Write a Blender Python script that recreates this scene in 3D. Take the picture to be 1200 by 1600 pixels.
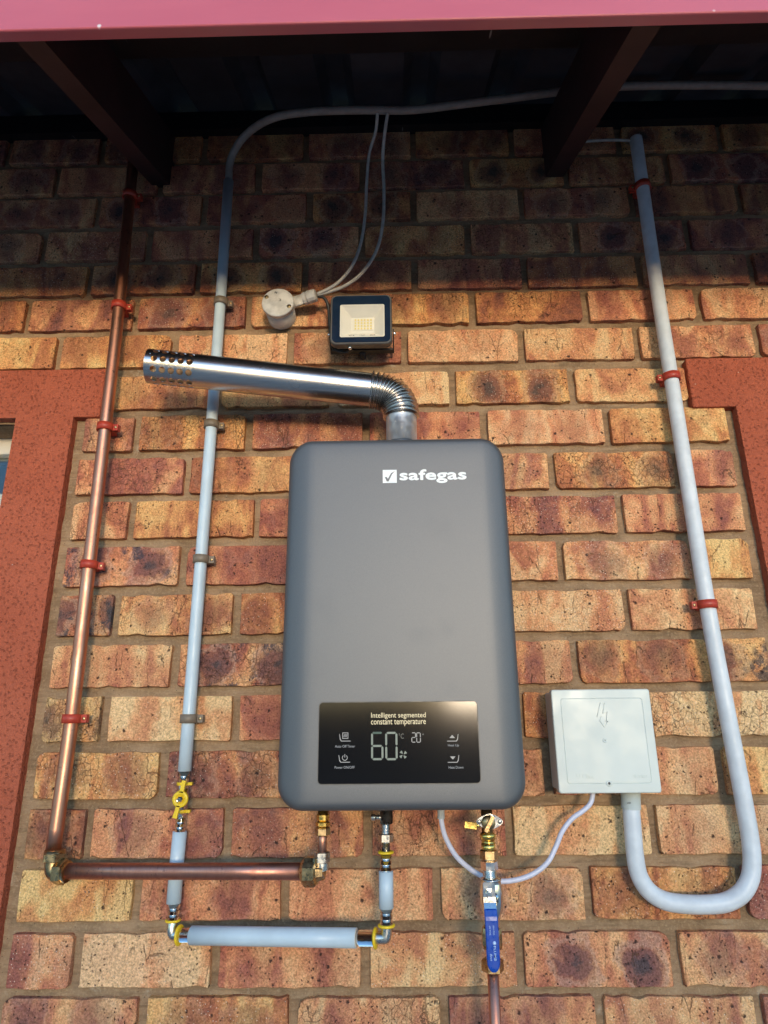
import bpy, bmesh, math, random
from mathutils import Vector, Matrix
random.seed(7)
for o in list(bpy.data.objects): bpy.data.objects.remove(o)
SC = bpy.context.scene
COL = SC.collection
R = math.radians

# ---------------------------------------------------------------- camera
# the wall face is the plane y = 0, the ground z = 0, the camera 1.11 m in front
cam_d = bpy.data.cameras.new('camera'); cam = bpy.data.objects.new('camera', cam_d); COL.objects.link(cam)
cam.matrix_world = Matrix(((0.999785, 0.013911, 0.015385, 0.000000), (0.018864, -0.301478, -0.953286, -1.111543), (-0.008622, 0.953372, -0.301676, 1.450000), (0.000000, 0.000000, 0.000000, 1.000000)))
cam_d.sensor_fit = 'HORIZONTAL'; cam_d.sensor_width = 36; cam_d.lens = 36*1022.00/1200
cam_d.clip_start = .01; cam_d.clip_end = 500
SC.camera = cam

# ---------------------------------------------------------------- sky, sun, exposure
SUN_EL, SUN_AZ = 3.4, 9.0          # a low hazy sun behind the camera, slightly to the right
world = bpy.data.worlds.new('World'); SC.world = world; world.use_nodes = True
wn = world.node_tree; wn.nodes.clear()
wo = wn.nodes.new('ShaderNodeOutputWorld'); wb = wn.nodes.new('ShaderNodeBackground')
sk = wn.nodes.new('ShaderNodeTexSky'); sk.sky_type = 'NISHITA'; sk.sun_disc = False
sk.sun_elevation = R(7); sk.sun_rotation = R(180-SUN_AZ)
sk.dust_density = .25; sk.air_density = 1.0; sk.ozone_density = 3.2
wb.inputs['Strength'].default_value = .15
wn.links.new(sk.outputs[0], wb.inputs[0]); wn.links.new(wb.outputs[0], wo.inputs[0])
sun_d = bpy.data.lights.new('sun', 'SUN'); sun = bpy.data.objects.new('sun', sun_d); COL.objects.link(sun)
sun_d.energy = .6; sun_d.angle = R(10); sun_d.color = (1, .80, .58)
sdir = Vector((math.sin(R(SUN_AZ))*math.cos(R(SUN_EL)), -math.cos(R(SUN_AZ))*math.cos(R(SUN_EL)), math.sin(R(SUN_EL))))
sun.location = sdir*20 + Vector((0, 0, 2)); sun.rotation_euler = sdir.to_track_quat('Z', 'Y').to_euler()
SC.view_settings.view_transform = 'Standard'; SC.view_settings.look = 'None'
SC.view_settings.exposure = 1.84; SC.view_settings.gamma = 1; SC.view_settings.use_curve_mapping = False
SC.cycles.max_bounces = 8

# ---------------------------------------------------------------- material helpers
class NT:
    def __init__(s, name):
        s.m = bpy.data.materials.new(name); s.m.use_nodes = True
        s.t = s.m.node_tree; s.b = s.t.nodes['Principled BSDF']; s.out = s.t.nodes['Material Output']
    def set(s, node, key, v):
        if v is None: return
        if isinstance(v, bpy.types.NodeSocket): s.t.links.new(v, node.inputs[key])
        else:
            if isinstance(v, tuple) and len(v) == 3 and node.inputs[key].type == 'RGBA': v = v+(1,)
            node.inputs[key].default_value = v
    def n(s, typ, ins=None, out=0, **props):
        nd = s.t.nodes.new('ShaderNode'+typ)
        for k, v in props.items(): setattr(nd, k, v)
        for k, v in (ins or {}).items(): s.set(nd, k, v)
        return nd.outputs[out]
    def p(s, **kw):
        for k, v in kw.items(): s.set(s.b, {'base':'Base Color','rough':'Roughness','metal':'Metallic','normal':'Normal','coat':'Coat Weight','coatr':'Coat Roughness','spec':'Specular IOR Level','emit':'Emission Color','emits':'Emission Strength','trans':'Transmission Weight','aniso':'Anisotropic'}[k], v)
    def math(s, op, a, b=None, c=None, clamp=False):
        nd = s.t.nodes.new('ShaderNodeMath'); nd.operation = op; nd.use_clamp = clamp
        for i, v in enumerate((a, b, c)): s.set(nd, i, v)
        return nd.outputs[0]
    def obj(s): return s.n('TexCoord', out=3)
    def map(s, v, scale=(1,1,1), loc=(0,0,0)): return s.n('Mapping', {'Vector': v, 'Scale': scale, 'Location': loc})
    def noise(s, v, scale, detail=4, rough=.55, dist=0): return s.n('TexNoise', {'Vector': v, 'Scale': scale, 'Detail': detail, 'Roughness': rough, 'Distortion': dist})
    def vor(s, v, scale, feature='F1', out=0, rnd=1.0): return s.n('TexVoronoi', {'Vector': v, 'Scale': scale, 'Randomness': rnd}, out=out, feature=feature)
    def rng(s, v, a, b, c=0., d=1.): return s.n('MapRange', {0: v, 1: a, 2: b, 3: c, 4: d}, clamp=True, interpolation_type='SMOOTHSTEP')
    def mix(s, f, a, b, mode='MIX'):
        nd = s.t.nodes.new('ShaderNodeMix'); nd.data_type = 'RGBA'; nd.blend_type = mode
        s.set(nd, 0, f); s.set(nd, 6, a); s.set(nd, 7, b); return nd.outputs[2]
    def ramp(s, v, stops):
        nd = s.t.nodes.new('ShaderNodeValToRGB'); e = nd.color_ramp.elements
        e[0].position, e[0].color = stops[0][0], stops[0][1]+(1,)
        e[1].position, e[1].color = stops[-1][0], stops[-1][1]+(1,)
        for q, c in stops[1:-1]:
            x = e.new(q); x.color = c+(1,)
        s.t.links.new(v, nd.inputs[0]); return nd.outputs[0]
    def bump(s, h, strength=.5, dist=.001, normal=None):
        return s.n('Bump', {'Height': h, 'Strength': strength, 'Distance': dist, 'Normal': normal})

def simple(name, base, rough=.5, metal=0, var=.15, scale=40, bump=.15, bscale=400, dist=.0006, coat=0, spec=.5, vscale=(1,1,1), rvar=.1):
    k = NT(name); v = k.map(k.obj(), vscale)
    nz = k.noise(v, scale, 5)
    dark = tuple(c*(1-var) for c in base); lite = tuple(min(1, c*(1+var)) for c in base)
    k.p(base=k.mix(k.rng(nz, .3, .7), dark, lite), metal=metal, coat=coat, spec=spec,
        rough=k.rng(k.noise(v, scale*1.7, 3), .3, .7, max(.02, rough-rvar), rough+rvar))
    if bump: k.p(normal=k.bump(k.noise(v, bscale, 3), bump, dist))
    return k.m

# ---- brick: flashed stock brick; tone, blotch and yellowness are set per brick
def brick_material():
    k = NT('brick_clay')
    o = k.obj()
    rnd = k.n('ObjectInfo', out=5)
    gseed = k.n('Attribute', out=2, attribute_type='GEOMETRY', attribute_name='brick_seed')
    tone = k.n('Attribute', out=2, attribute_type='OBJECT', attribute_name='tone')
    blot = k.n('Attribute', out=2, attribute_type='OBJECT', attribute_name='blotch')
    gt = k.math('MULTIPLY', k.math('FRACT', k.math('MULTIPLY', gseed, 37.3)), .45)
    tone = k.math('ADD', tone, gt)
    sd = k.math('ADD', k.math('MULTIPLY', rnd, 91.0), k.math('MULTIPLY', gseed, 53.0))
    off = k.n('CombineXYZ', {0: sd, 1: k.math('MULTIPLY', sd, 1.7), 2: k.math('MULTIPLY', sd, .61)})
    v = k.n('VectorMath', {0: o, 1: off}, operation='ADD')
    # flashing bands run across the brick, so the tone changes mostly along its length
    band = k.noise(k.map(v, (1, 1, .38)), 17, 2.5, .55, .8)
    cloud = k.noise(v, 46, 7, .68, .5)
    grain = k.noise(v, 360, 4, .7)
    t = k.math('ADD', tone, k.math('MULTIPLY', k.math('SUBTRACT', k.rng(band, .37, .63), .5), .46))
    t = k.math('ADD', t, k.math('MULTIPLY', k.math('SUBTRACT', cloud, .5), .85))
    col = k.ramp(t, [(0, (.76,.52,.27)), (.14, (.72,.43,.21)), (.32, (.66,.33,.155)), (.50, (.53,.225,.115)), (.66, (.40,.150,.092)), (.84, (.26,.10,.08)), (1, (.14,.072,.075))])
    hue = k.noise(v, 9, 2)
    col = k.mix(k.rng(hue, .35, .75, 0, .35), col, k.mix(1.0, col, (1.0,.80,.86), 'MULTIPLY'))
    # kiss marks: dusky ovals with a paler rim and a blue-grey heart
    vd = k.n('VectorMath', {0: k.map(v, (1, .5, .85)), 1: k.n('VectorMath', {0: k.n('TexNoise', {'Vector': v, 'Scale': 26., 'Detail': 4.}, out=1), 'Scale': .018}, operation='SCALE')}, operation='ADD')
    # the marks sit where bricks touched in the kiln: about the quarter points of each face
    sx = k.n('SeparateXYZ', {0: o}, out=0); sz = k.n('SeparateXYZ', {0: o}, out=2)
    jit = k.math('MULTIPLY', k.math('SUBTRACT', k.math('FRACT', k.math('MULTIPLY', sd, 2.31)), .5), .045)
    ex = k.math('DIVIDE', k.math('SUBTRACT', k.math('ABSOLUTE', k.math('ADD', sx, jit)), .050), .085)
    ez = k.math('DIVIDE', k.math('SUBTRACT', sz, k.math('MULTIPLY', jit, .25)), .092)
    dl = k.math('SQRT', k.math('ADD', k.math('MULTIPLY', ex, ex), k.math('MULTIPLY', ez, ez)))
    dv = k.vor(vd, 9.5, rnd=.8)
    isf = k.math('GREATER_THAN', gseed, 0.)
    d = k.math('ADD', k.math('MULTIPLY', dl, k.math('SUBTRACT', 1., isf)), k.math('MULTIPLY', dv, isf))
    d = k.math('ADD', d, k.math('MULTIPLY', k.math('SUBTRACT', k.noise(v, 26, 6, .65), .5), .80))
    d = k.math('ADD', d, k.math('MULTIPLY', k.math('SUBTRACT', cloud, .5), .30))
    bm = k.math('MULTIPLY', k.rng(d, .20, .42, 1., 0.), k.math('MULTIPLY', blot, 1.15), clamp=True)
    rim = k.math('MULTIPLY', k.math('MULTIPLY', k.rng(d, .30, .38), k.rng(d, .40, .50, 1., 0.)), k.math('MULTIPLY', blot, .5))
    heart = k.math('MULTIPLY', k.rng(d, .03, .17, 1., 0.), k.rng(blot, .35, .9))
    col = k.mix(k.math('MULTIPLY', bm, .85), col, (.175,.085,.078))
    col = k.mix(rim, col, (.42,.29,.22))
    col = k.mix(k.math('MULTIPLY', heart, .75), col, (.052,.055,.062))
    # overfired charcoal crust on the darkest bricks
    crust = k.math('MULTIPLY', k.rng(k.noise(v, 34, 9, .8, .3), .50, .56), k.math('MULTIPLY', k.rng(blot, .90, .98), k.rng(k.math('FRACT', k.math('MULTIPLY', sd, 7.91)), .45, .55)))
    crust = k.math('MULTIPLY', crust, k.rng(k.noise(v, 11, 2), .44, .54))
    col = k.mix(k.math('MULTIPLY', crust, .85), col, (.062,.060,.075))
    # clay colour differs from brick to brick
    hb = k.math('FRACT', k.math('MULTIPLY', sd, 5.13))
    col = k.mix(k.rng(hb, .60, .78), col, k.mix(1.0, col, (1.0,.98,.80), 'MULTIPLY'))
    col = k.mix(k.rng(hb, .40, .22, 0., 1.), col, k.mix(1.0, col, (.99,.91,.94), 'MULTIPLY'))
    # iron spots of two sizes
    vs = k.n('VectorMath', {0: v, 1: k.n('VectorMath', {0: k.n('TexNoise', {'Vector': v, 'Scale': 260., 'Detail': 3.}, out=1), 'Scale': .006}, operation='SCALE')}, operation='ADD')
    s1 = k.vor(vs, 70); g1 = k.vor(vs, 70, out=1)
    sepr = k.n('SeparateColor', {0: g1})
    big = k.math('MULTIPLY', k.rng(s1, .10, .24, 1., 0.), k.rng(sepr, .72, .84))
    s2 = k.vor(vs, 190); sep2 = k.n('SeparateColor', {0: k.vor(vs, 190, out=1)})
    sm = k.math('MULTIPLY', k.rng(s2, .16, .32, 1., 0.), k.rng(sep2, .40, .60))
    sm = k.math('MULTIPLY', sm, k.rng(k.noise(v, 22, 2), .42, .6, .2, 1.))
    col = k.mix(k.math('MULTIPLY', k.math('MAXIMUM', big, sm), .9), col, (.035,.022,.02))
    # pale grog flecks
    s3 = k.vor(v, 240); sep3 = k.n('SeparateColor', {0: k.vor(v, 240, out=1)}, out=1)
    fl = k.math('MULTIPLY', k.rng(s3, .12, .22, 1., 0.), k.rng(sep3, .80, .84))
    col = k.mix(k.math('MULTIPLY', fl, .8), col, (.72,.60,.48))
    col = k.mix(.8, col, k.n('CombineColor', {0: k.rng(grain, .3, .7, .52, 1.36), 1: k.rng(grain, .3, .7, .50, 1.36), 2: k.rng(grain, .3, .7, .45, 1.36)}), 'MULTIPLY')
    # drying cracks, only in patches
    vc = k.n('VectorMath', {0: v, 1: k.n('VectorMath', {0: k.n('TexNoise', {'Vector': v, 'Scale': 120., 'Detail': 4.}, out=1), 'Scale': .006}, operation='SCALE')}, operation='ADD')
    ce = k.vor(k.map(vc, (1.15, 1, .8)), 95, 'DISTANCE_TO_EDGE')
    pb = k.math('FRACT', k.math('MULTIPLY', sd, 3.77))
    cm = k.math('MULTIPLY', k.rng(k.noise(v, 18, 3), .44, .60), k.rng(pb, .55, .8))
    cr = k.math('MULTIPLY', k.rng(ce, .010, .045, 1., 0.), k.math('MULTIPLY', cm, .75))
    ce2 = k.vor(k.map(vc, (1.1, 1, .22)), 30, 'DISTANCE_TO_EDGE')
    cr2 = k.math('MULTIPLY', k.rng(ce2, .003, .013, 1., 0.), k.rng(k.noise(v, 24, 2), .54, .62))
    cr = k.math('MAXIMUM', cr, cr2)
    col = k.mix(k.math('MULTIPLY', cr, .62), col, (.13,.07,.04))
    h = k.math('ADD', k.math('MULTIPLY', grain, .35), k.math('MULTIPLY', k.noise(v, 130, 5, .65), .8))
    h = k.math('SUBTRACT', h, k.math('MULTIPLY', cr, .8))
    h = k.math('SUBTRACT', h, k.math('MULTIPLY', k.math('MAXIMUM', big, sm), .5))
    k.p(base=col, rough=k.rng(cloud, .3, .7, .80, .95), spec=.18, normal=k.bump(h, .95, .0030))
    return k.m

def mortar_material():
    k = NT('mortar_sand')
    v = k.obj()
    a = k.noise(v, 14, 5, .6); b = k.noise(v, 260, 4, .65); c = k.noise(k.map(v, (.25, 1, 1)), 90, 4, .6)
    col = k.mix(k.rng(a, .3, .7), (.225,.142,.080), (.37,.245,.145))
    col = k.mix(k.rng(b, .45, .75, 0, .6), col, (.44,.32,.19))
    col = k.mix(k.rng(c, .5, .72, 0, .45), col, (.13,.085,.05))
    lime = k.noise(v, 26, 6, .7); col = k.mix(k.rng(lime, .60, .72, 0, .5), col, (.50,.42,.31))
    tool = k.noise(k.map(v, (.06, 1, 1)), 160, 3, .6); col = k.mix(k.rng(tool, .52, .66, 0, .35), col, (.14,.09,.05))
    pit = k.vor(v, 210); sp = k.n('SeparateColor', {0: k.vor(v, 210, out=1)})
    pm = k.math('MULTIPLY', k.rng(pit, .1, .2, 1., 0.), k.rng(sp, .82, .86))
    col = k.mix(pm, col, (.07,.05,.035))
    h = k.math('ADD', k.math('ADD', k.math('MULTIPLY', b, .7), c), k.math('MULTIPLY', tool, .8))
    k.p(base=col, rough=.93, spec=.2, normal=k.bump(h, .8, .0025)); return k.m

def plaster_material():
    k = NT('rust_red_plaster')
    v = k.obj()
    b = k.noise(v, 120, 2, .5); f = k.noise(v, 330, 4, .7); big = k.noise(v, 6, 5, .6)
    col = k.mix(k.rng(big, .3, .7), (.38,.088,.042), (.44,.110,.055))
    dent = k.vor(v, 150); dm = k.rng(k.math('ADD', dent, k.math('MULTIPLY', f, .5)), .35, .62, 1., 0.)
    col = k.mix(k.math('MULTIPLY', dm, .14), col, (.25,.052,.026))  # shade in the dents put into the plaster colour
    sp = k.n('SeparateColor', {0: k.vor(v, 60, out=1)}); chip = k.math('MULTIPLY', k.rng(k.vor(v, 60), .04, .09, 1., 0.), k.rng(sp, .93, .95))
    col = k.mix(k.math('MULTIPLY', chip, .8), col, (.50,.38,.30))
    h = k.math('ADD', k.math('MULTIPLY', b, 1.2), k.math('MULTIPLY', f, .5))
    h = k.math('SUBTRACT', h, k.math('MULTIPLY', dm, .5))
    k.p(base=col, rough=.78, spec=.3, normal=k.bump(h, .9, .0050)); return k.m

def copper_material(name, bright, dull, dark, rough):
    k = NT(name); v = k.obj()
    a = k.noise(k.map(v, (1, 1, .25)), 40, 5, .65, .5); b = k.noise(v, 190, 4, .6)
    col = k.mix(k.rng(a, .32, .68), bright, dull)
    col = k.mix(k.math('MULTIPLY', k.rng(b, .56, .70), k.rng(k.noise(v, 16, 3), .45, .65)), col, dark)
    k.p(base=col, metal=1., rough=k.rng(a, .3, .7, rough-.07, rough+.10), normal=k.bump(b, .12, .0006)); return k.m

def steel_material():
    k = NT('brushed_stainless'); v = k.obj()
    st = k.noise(k.map(v, (.03, 1, 1)), 520, 3, .6); a = k.noise(v, 9, 3)
    k.p(base=k.mix(k.rng(st, .3, .7), (.50,.48,.455), (.60,.58,.555)), metal=1., rough=k.rng(a, .35, .65, .235, .275),
        normal=k.bump(st, .05, .0002)); return k.m

def cover_material():
    k = NT('satin_grey_cover'); v = k.obj()
    sm = k.noise(v, 14, 4, .6, 0); fine = k.noise(v, 1500, 2)
    sm2 = k.rng(sm, .56, .68)
    col = k.mix(k.rng(fine, .3, .7), (.118,.121,.126), (.144,.147,.152))
    col = k.mix(k.math('MULTIPLY', sm2, .0), col, (.10,.105,.11))
    k.p(base=col, metal=.6, rough=k.math('ADD', .50, k.math('MULTIPLY', sm2, .015)), normal=k.bump(fine, .05, .0002)); return k.m

def wood_paint(name, base):
    k = NT(name); v = k.obj()
    g = k.noise(k.map(v, (4, .5, 4)), 14, 5, .6); a = k.noise(v, 9, 4)
    sc = k.vor(k.map(v, (9, 1.2, 1.2)), 11); sp = k.n('SeparateColor', {0: k.vor(k.map(v, (9, 1.2, 1.2)), 11, out=1)})
    dr = k.math('MULTIPLY', k.rng(sc, .10, .2, 1., 0.), k.rng(sp, .93, .95))
    col = k.mix(k.rng(a, .3, .7), tuple(c*.75 for c in base), tuple(c*1.2 for c in base))
    col = k.mix(k.math('MULTIPLY', dr, .6), col, (.35,.33,.32))
    k.p(base=col, rough=.6, spec=.35, normal=k.bump(g, .35, .0015)); return k.m

M = {}
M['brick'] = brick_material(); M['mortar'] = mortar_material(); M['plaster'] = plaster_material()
M['copper'] = copper_material('aged_copper', (.66,.33,.22), (.50,.22,.14), (.17,.080,.06), .40)
M['copper_dull'] = copper_material('dull_copper', (.60,.27,.19), (.46,.20,.14), (.22,.10,.08), .40)
M['brass_dark'] = simple('tarnished_brass', (.47,.33,.17), .33, 1, .28, 90, .2, 300)
M['brass'] = simple('yellow_brass', (.85,.58,.16), .24, 1, .2, 60, .1, 300)
M['chrome'] = simple('plated_chrome', (.78,.77,.74), .16, 1, .12, 60, .06, 300, rvar=.05)
M['nickel'] = simple('dull_nickel', (.60,.58,.53), .30, 1, .2, 70, .15, 300)
M['steel'] = steel_material(); M['cover'] = cover_material(); M['brick_reflection'] = simple('brick_reflection_steel', (.42,.25,.13), .5, .6, .25, 60, .05)  # brown of the flue's inner face stands in for brick reflections
M['galv'] = simple('matt_stainless', (.72,.73,.74), .42, .85, .06, 60, .06, 400)
M['gas_sleeve'] = simple('pale_blue_pipe_sleeve', (.50,.60,.66), .42, 0, .05, 25, .06, 200)
M['conduit'] = simple('white_pvc_conduit', (.60,.635,.66), .45, 0, .07, 45, .10, 120)
M['flex'] = simple('grey_flexible_pipe', (.25,.22,.195), .65, 0, .12, 60, .2, 300)
M['red_plastic'] = simple('red_clip_plastic', (.42,.045,.022), .5, 0, .12, 80, .15, 300)
M['brown_plastic'] = simple('taupe_clip_plastic', (.20,.155,.11), .55, 0, .1, 80, .15, 300)
M['yellow'] = simple('yellow_plastic', (.78,.52,.015), .42, 0, .07, 60, .1, 300)
M['box'] = simple('off_white_box_plastic', (.59,.625,.575), .42, 0, .035, 14, .10, 500, dist=.0003)
M['box_dirty'] = simple('weathered_grey_plastic', (.52,.50,.46), .6, 0, .2, 55, .25, 300)
M['grey_rim'] = simple('grey_cast_rim', (.10,.095,.09), .5, .3, .1, 60)
M['navy'] = simple('navy_printed_glass', (.010,.022,.045), .14, 0, .1, 40, 0)
M['black'] = simple('black_rubber', (.018,.018,.018), .5, 0, .2, 60)
M['reflector'] = simple('ivory_reflector', (.74,.70,.60), .38, 0, .03, 40, .05)
M['led'] = simple('yellow_led_phosphor', (.72,.60,.22), .4, 0, .1, 400, 0)
M['cable_white'] = simple('lavender_white_cable', (.60,.60,.70), .42, 0, .06, 90, .1)
M['cable_grey'] = simple('grey_weathered_cable', (.42,.40,.36), .6, 0, .15, 90, .15)
M['blue'] = simple('blue_vinyl', (.002,.055,.34), .34, 0, .08, 90, .1, 200)
M['print_white'] = simple('white_print', (.80,.82,.80), .5, 0, .03, 60, 0)
M['print_pale'] = simple('pale_blue_print', (.45,.58,.82), .5, 0, .03, 60, 0)
M['print_grey'] = simple('grey_print', (.16,.16,.15), .6, 0, .05, 60, 0)
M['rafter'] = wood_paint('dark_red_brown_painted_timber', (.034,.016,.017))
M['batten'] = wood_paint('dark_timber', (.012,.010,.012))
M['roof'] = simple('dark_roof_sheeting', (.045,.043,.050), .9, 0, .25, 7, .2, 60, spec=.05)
M['frame'] = simple('cream_window_paint', (.62,.56,.46), .45, 0, .06, 30, .1)
M['curtain'] = simple('white_curtain', (.78,.70,.60), .9, 0, .06, 30, .3, 60)
def fascia_material():
    k = NT('red_fascia_enamel'); v = k.obj()
    a = k.noise(k.map(v, (.3, 1, 1)), 9, 4); b = k.noise(v, 500, 3)
    col = k.mix(k.rng(a, .3, .7), (.50,.085,.10), (.56,.108,.122))
    s3 = k.vor(v, 22); sp = k.n('SeparateColor', {0: k.vor(v, 22, out=1)})
    col = k.mix(k.math('MULTIPLY', k.rng(s3, .05, .09, 1., 0.), k.rng(sp, .90, .92)), col, (.75,.65,.62))
    k.p(base=col, rough=.30, spec=.6, coat=.8, coatr=.22, normal=k.bump(k.noise(k.map(v, (.2, 1, 1)), 60, 4), .12, .001)); return k.m
M['fascia'] = fascia_material()
def display_material():
    k = NT('black_display_glass'); k.p(base=(.008,.008,.009), rough=.10, spec=.25)
    return k.m
M['display'] = display_material()
def lit(name, c, s):
    k = NT(name); k.p(base=(.05,.05,.05), emit=c, emits=s, rough=.4)
    k.p(emits=k.rng(k.noise(k.obj(), 300, 2), .2, .8, s*.85, s*1.1)); return k.m
M['lit_digit'] = lit('lit_green_segment', (.36,.52,.43), .085)
M['lit_text'] = lit('lit_warm_text', (1.0,.86,.52), .24)
M['lit_icon'] = lit('lit_white_icon', (.8,.82,.85), .09)
M['ghost'] = lit('unlit_segment', (.15,.2,.18), .04)
def glass_material():
    k = NT('window_glass'); tr = k.n('BsdfTransparent', {0: (.86,.89,.88)}); gl = k.n('BsdfGlossy', {0: (1.,1.,1.), 'Roughness': k.rng(k.noise(k.obj(), 20, 2), .3, .7, .01, .04)})
    mx = k.n('MixShader', {0: k.n('Fresnel', {0: 1.45}), 1: tr, 2: gl}); k.t.links.new(mx, k.out.inputs[0]); return k.m
M['glass'] = glass_material()
def ground_material():
    k = NT('pale_concrete_ground'); v = k.obj()
    a = k.noise(v, .6, 6); b = k.noise(v, 12, 6, .7)
    col = k.mix(k.rng(a, .3, .7), (.40,.36,.31), (.48,.44,.38))
    col = k.mix(k.rng(b, .45, .7, 0, .6), col, (.30,.29,.28))
    k.p(base=col, rough=.95, normal=k.bump(b, .6, .01)); return k.m
M['ground'] = ground_material()
M['garden_block'] = simple('brown_cement_panel', (.20,.13,.075), .85, 0, .2, 5, .5, 60, dist=.004)
M['leaf'] = simple('dark_hedge_leaf', (.045,.065,.022), .6, 0, .35, 3, .2, 60)

# ---------------------------------------------------------------- object helpers
def wloc(o):
    v = Vector((0, 0, 0))
    while o: v += o.location; o = o.parent
    return v
def link(name, me, parent=None, loc=None):
    o = bpy.data.objects.new(name, me); COL.objects.link(o)
    if parent: o.parent = parent
    if loc is not None: o.location = loc
    return o
def thing(name, label, cat, loc, group=None):
    o = bpy.data.objects.new(name, None); COL.objects.link(o); o.location = loc; o.empty_display_size = .05
    o['label'] = label; o['category'] = cat
    if group: o['group'] = group
    return o
class MB:
    """collects shapes given in world metres"""
    def __init__(s): s.v = []; s.f = []; s.sm = []
    def add(s, vs, fs, smooth=False):
        b = len(s.v); s.v += [tuple(x) for x in vs]; s.f += [tuple(i+b for i in f) for f in fs]; s.sm += [smooth]*len(fs); return s
    def box(s, a, b, bev=0):
        (x0,y0,z0), (x1,y1,z1) = [min(i,j) for i,j in zip(a,b)], [max(i,j) for i,j in zip(a,b)]
        if not bev:
            return s.add([(x0,y0,z0),(x1,y0,z0),(x1,y1,z0),(x0,y1,z0),(x0,y0,z1),(x1,y0,z1),(x1,y1,z1),(x0,y1,z1)],
                     [(0,3,2,1),(4,5,6,7),(0,1,5,4),(1,2,6,5),(2,3,7,6),(3,0,4,7)])
        bm = bmesh.new(); bmesh.ops.create_cube(bm, size=1)
        for v in bm.verts: v.co = Vector(((x0+x1)/2+v.co.x*(x1-x0), (y0+y1)/2+v.co.y*(y1-y0), (z0+z1)/2+v.co.z*(z1-z0)))
        bmesh.ops.bevel(bm, geom=bm.edges[:], offset=bev, segments=2, affect='EDGES', profile=.5)
        return s.bm(bm, False)
    def bm(s, bm, smooth):
        bm.verts.index_update()
        s.add([v.co[:] for v in bm.verts], [[v.index for v in f.verts] for f in bm.faces], smooth); bm.free(); return s
    def tube(s, pts, r, n=20, smooth=True, caps=True, flat=False):
        """sweep a circle along points; r a number or one radius per point"""
        P = [Vector(p) for p in pts]; rr = r if isinstance(r, (list, tuple)) else [r]*len(P)
        T = []
        for i in range(len(P)):
            a = P[max(i-1, 0)]; b = P[min(i+1, len(P)-1)]; t = (b-a)
            if t.length < 1e-9: t = T[-1] if T else Vector((0,0,1))
            T.append(t.normalized())
        up = Vector((0,1,0)) if abs(T[0].y) < .9 else Vector((1,0,0))
        u = (up - T[0]*up.dot(T[0])).normalized(); vs = []
        for i, p in enumerate(P):
            u = (u - T[i]*u.dot(T[i])).normalized(); w = T[i].cross(u)
            for k in range(n):
                a = 2*math.pi*k/n; vs.append(p + (u*math.cos(a)+w*math.sin(a))*rr[i])
        fs = [(i*n+k, i*n+(k+1) % n, (i+1)*n+(k+1) % n, (i+1)*n+k) for i in range(len(P)-1) for k in range(n)]
        s.add(vs, fs, smooth)
        if caps:
            b = len(s.v)-len(vs)
            s.f.append(tuple(b+k for k in reversed(range(n)))); s.sm.append(False)
            s.f.append(tuple(b+(len(P)-1)*n+k for k in range(n))); s.sm.append(False)
        return s
    def lathe(s, p0, p1, prof, n=24, smooth=True):
        """profile (t, r): t in metres from p0 towards p1; doubled points give hard edges"""
        p0, p1 = Vector(p0), Vector(p1); d = (p1-p0).normalized()
        up = Vector((0,1,0)) if abs(d.y) < .9 else Vector((0,0,1))
        u = (up-d*up.dot(d)).normalized(); w = d.cross(u); vs = []
        for t, r in prof:
            for k in range(n):
                a = 2*math.pi*(k+.5)/n; vs.append(p0+d*t+(u*math.cos(a)+w*math.sin(a))*max(r, 1e-5))
        fs = [(i*n+k, i*n+(k+1) % n, (i+1)*n+(k+1) % n, (i+1)*n+k) for i in range(len(prof)-1) for k in range(n)]
        return s.add(vs, fs, smooth)
    def hexnut(s, p0, p1, r, chamfer=.0012):
        """hexagonal nut between p0 and p1, r across corners"""
        L = (Vector(p1)-Vector(p0)).length
        return s.lathe(p0, p1, [(0,0),(0,r*.86),(chamfer,r),(L-chamfer,r),(L,r*.86),(L,0)], 6, False)
    def barrel(s, p0, p1, r, n=24, c=.0008):
        L = (Vector(p1)-Vector(p0)).length
        return s.lathe(p0, p1, [(0,0),(0,r-c),(0,r-c),(c,r),(c,r),(L-c,r),(L-c,r),(L,r-c),(L,r-c),(L,0)], n)
    def prism(s, pts, y0, y1, smooth=False):
        """polygon in x,z extruded from y0 (front) to y1 (back)"""
        n = len(pts)
        vs = [(x, y0, z) for x, z in pts]+[(x, y1, z) for x, z in pts]
        return s.add(vs, [tuple(range(n)), tuple(reversed(range(n, 2*n)))]+[(i, n+i, n+(i+1) % n, (i+1) % n) for i in range(n)], smooth)
    def build(s, name, mat, parent=None, label=None):
        o0 = wloc(parent) if parent else Vector((0,0,0))
        me = bpy.data.meshes.new(name); me.from_pydata([(x-o0.x, y-o0.y, z-o0.z) for x, y, z in s.v], [], s.f)
        me.polygons.foreach_set('use_smooth', s.sm); me.materials.append(M[mat]); me.validate(); me.update()
        bm = bmesh.new(); bm.from_mesh(me); bmesh.ops.recalc_face_normals(bm, faces=bm.faces); bm.to_mesh(me); bm.free()
        o = link(name, me, parent)
        if label: o['label'] = label
        return o
def build_top(mb, name, mat, base, label, cat, group=None):
    """a thing that is a single mesh, with its origin at base"""
    mb.v = [(x-base[0], y-base[1], z-base[2]) for x, y, z in mb.v]
    o = mb.build(name, mat); o.location = base; o['label'] = label; o['category'] = cat
    if group: o['group'] = group
    return o
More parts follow.
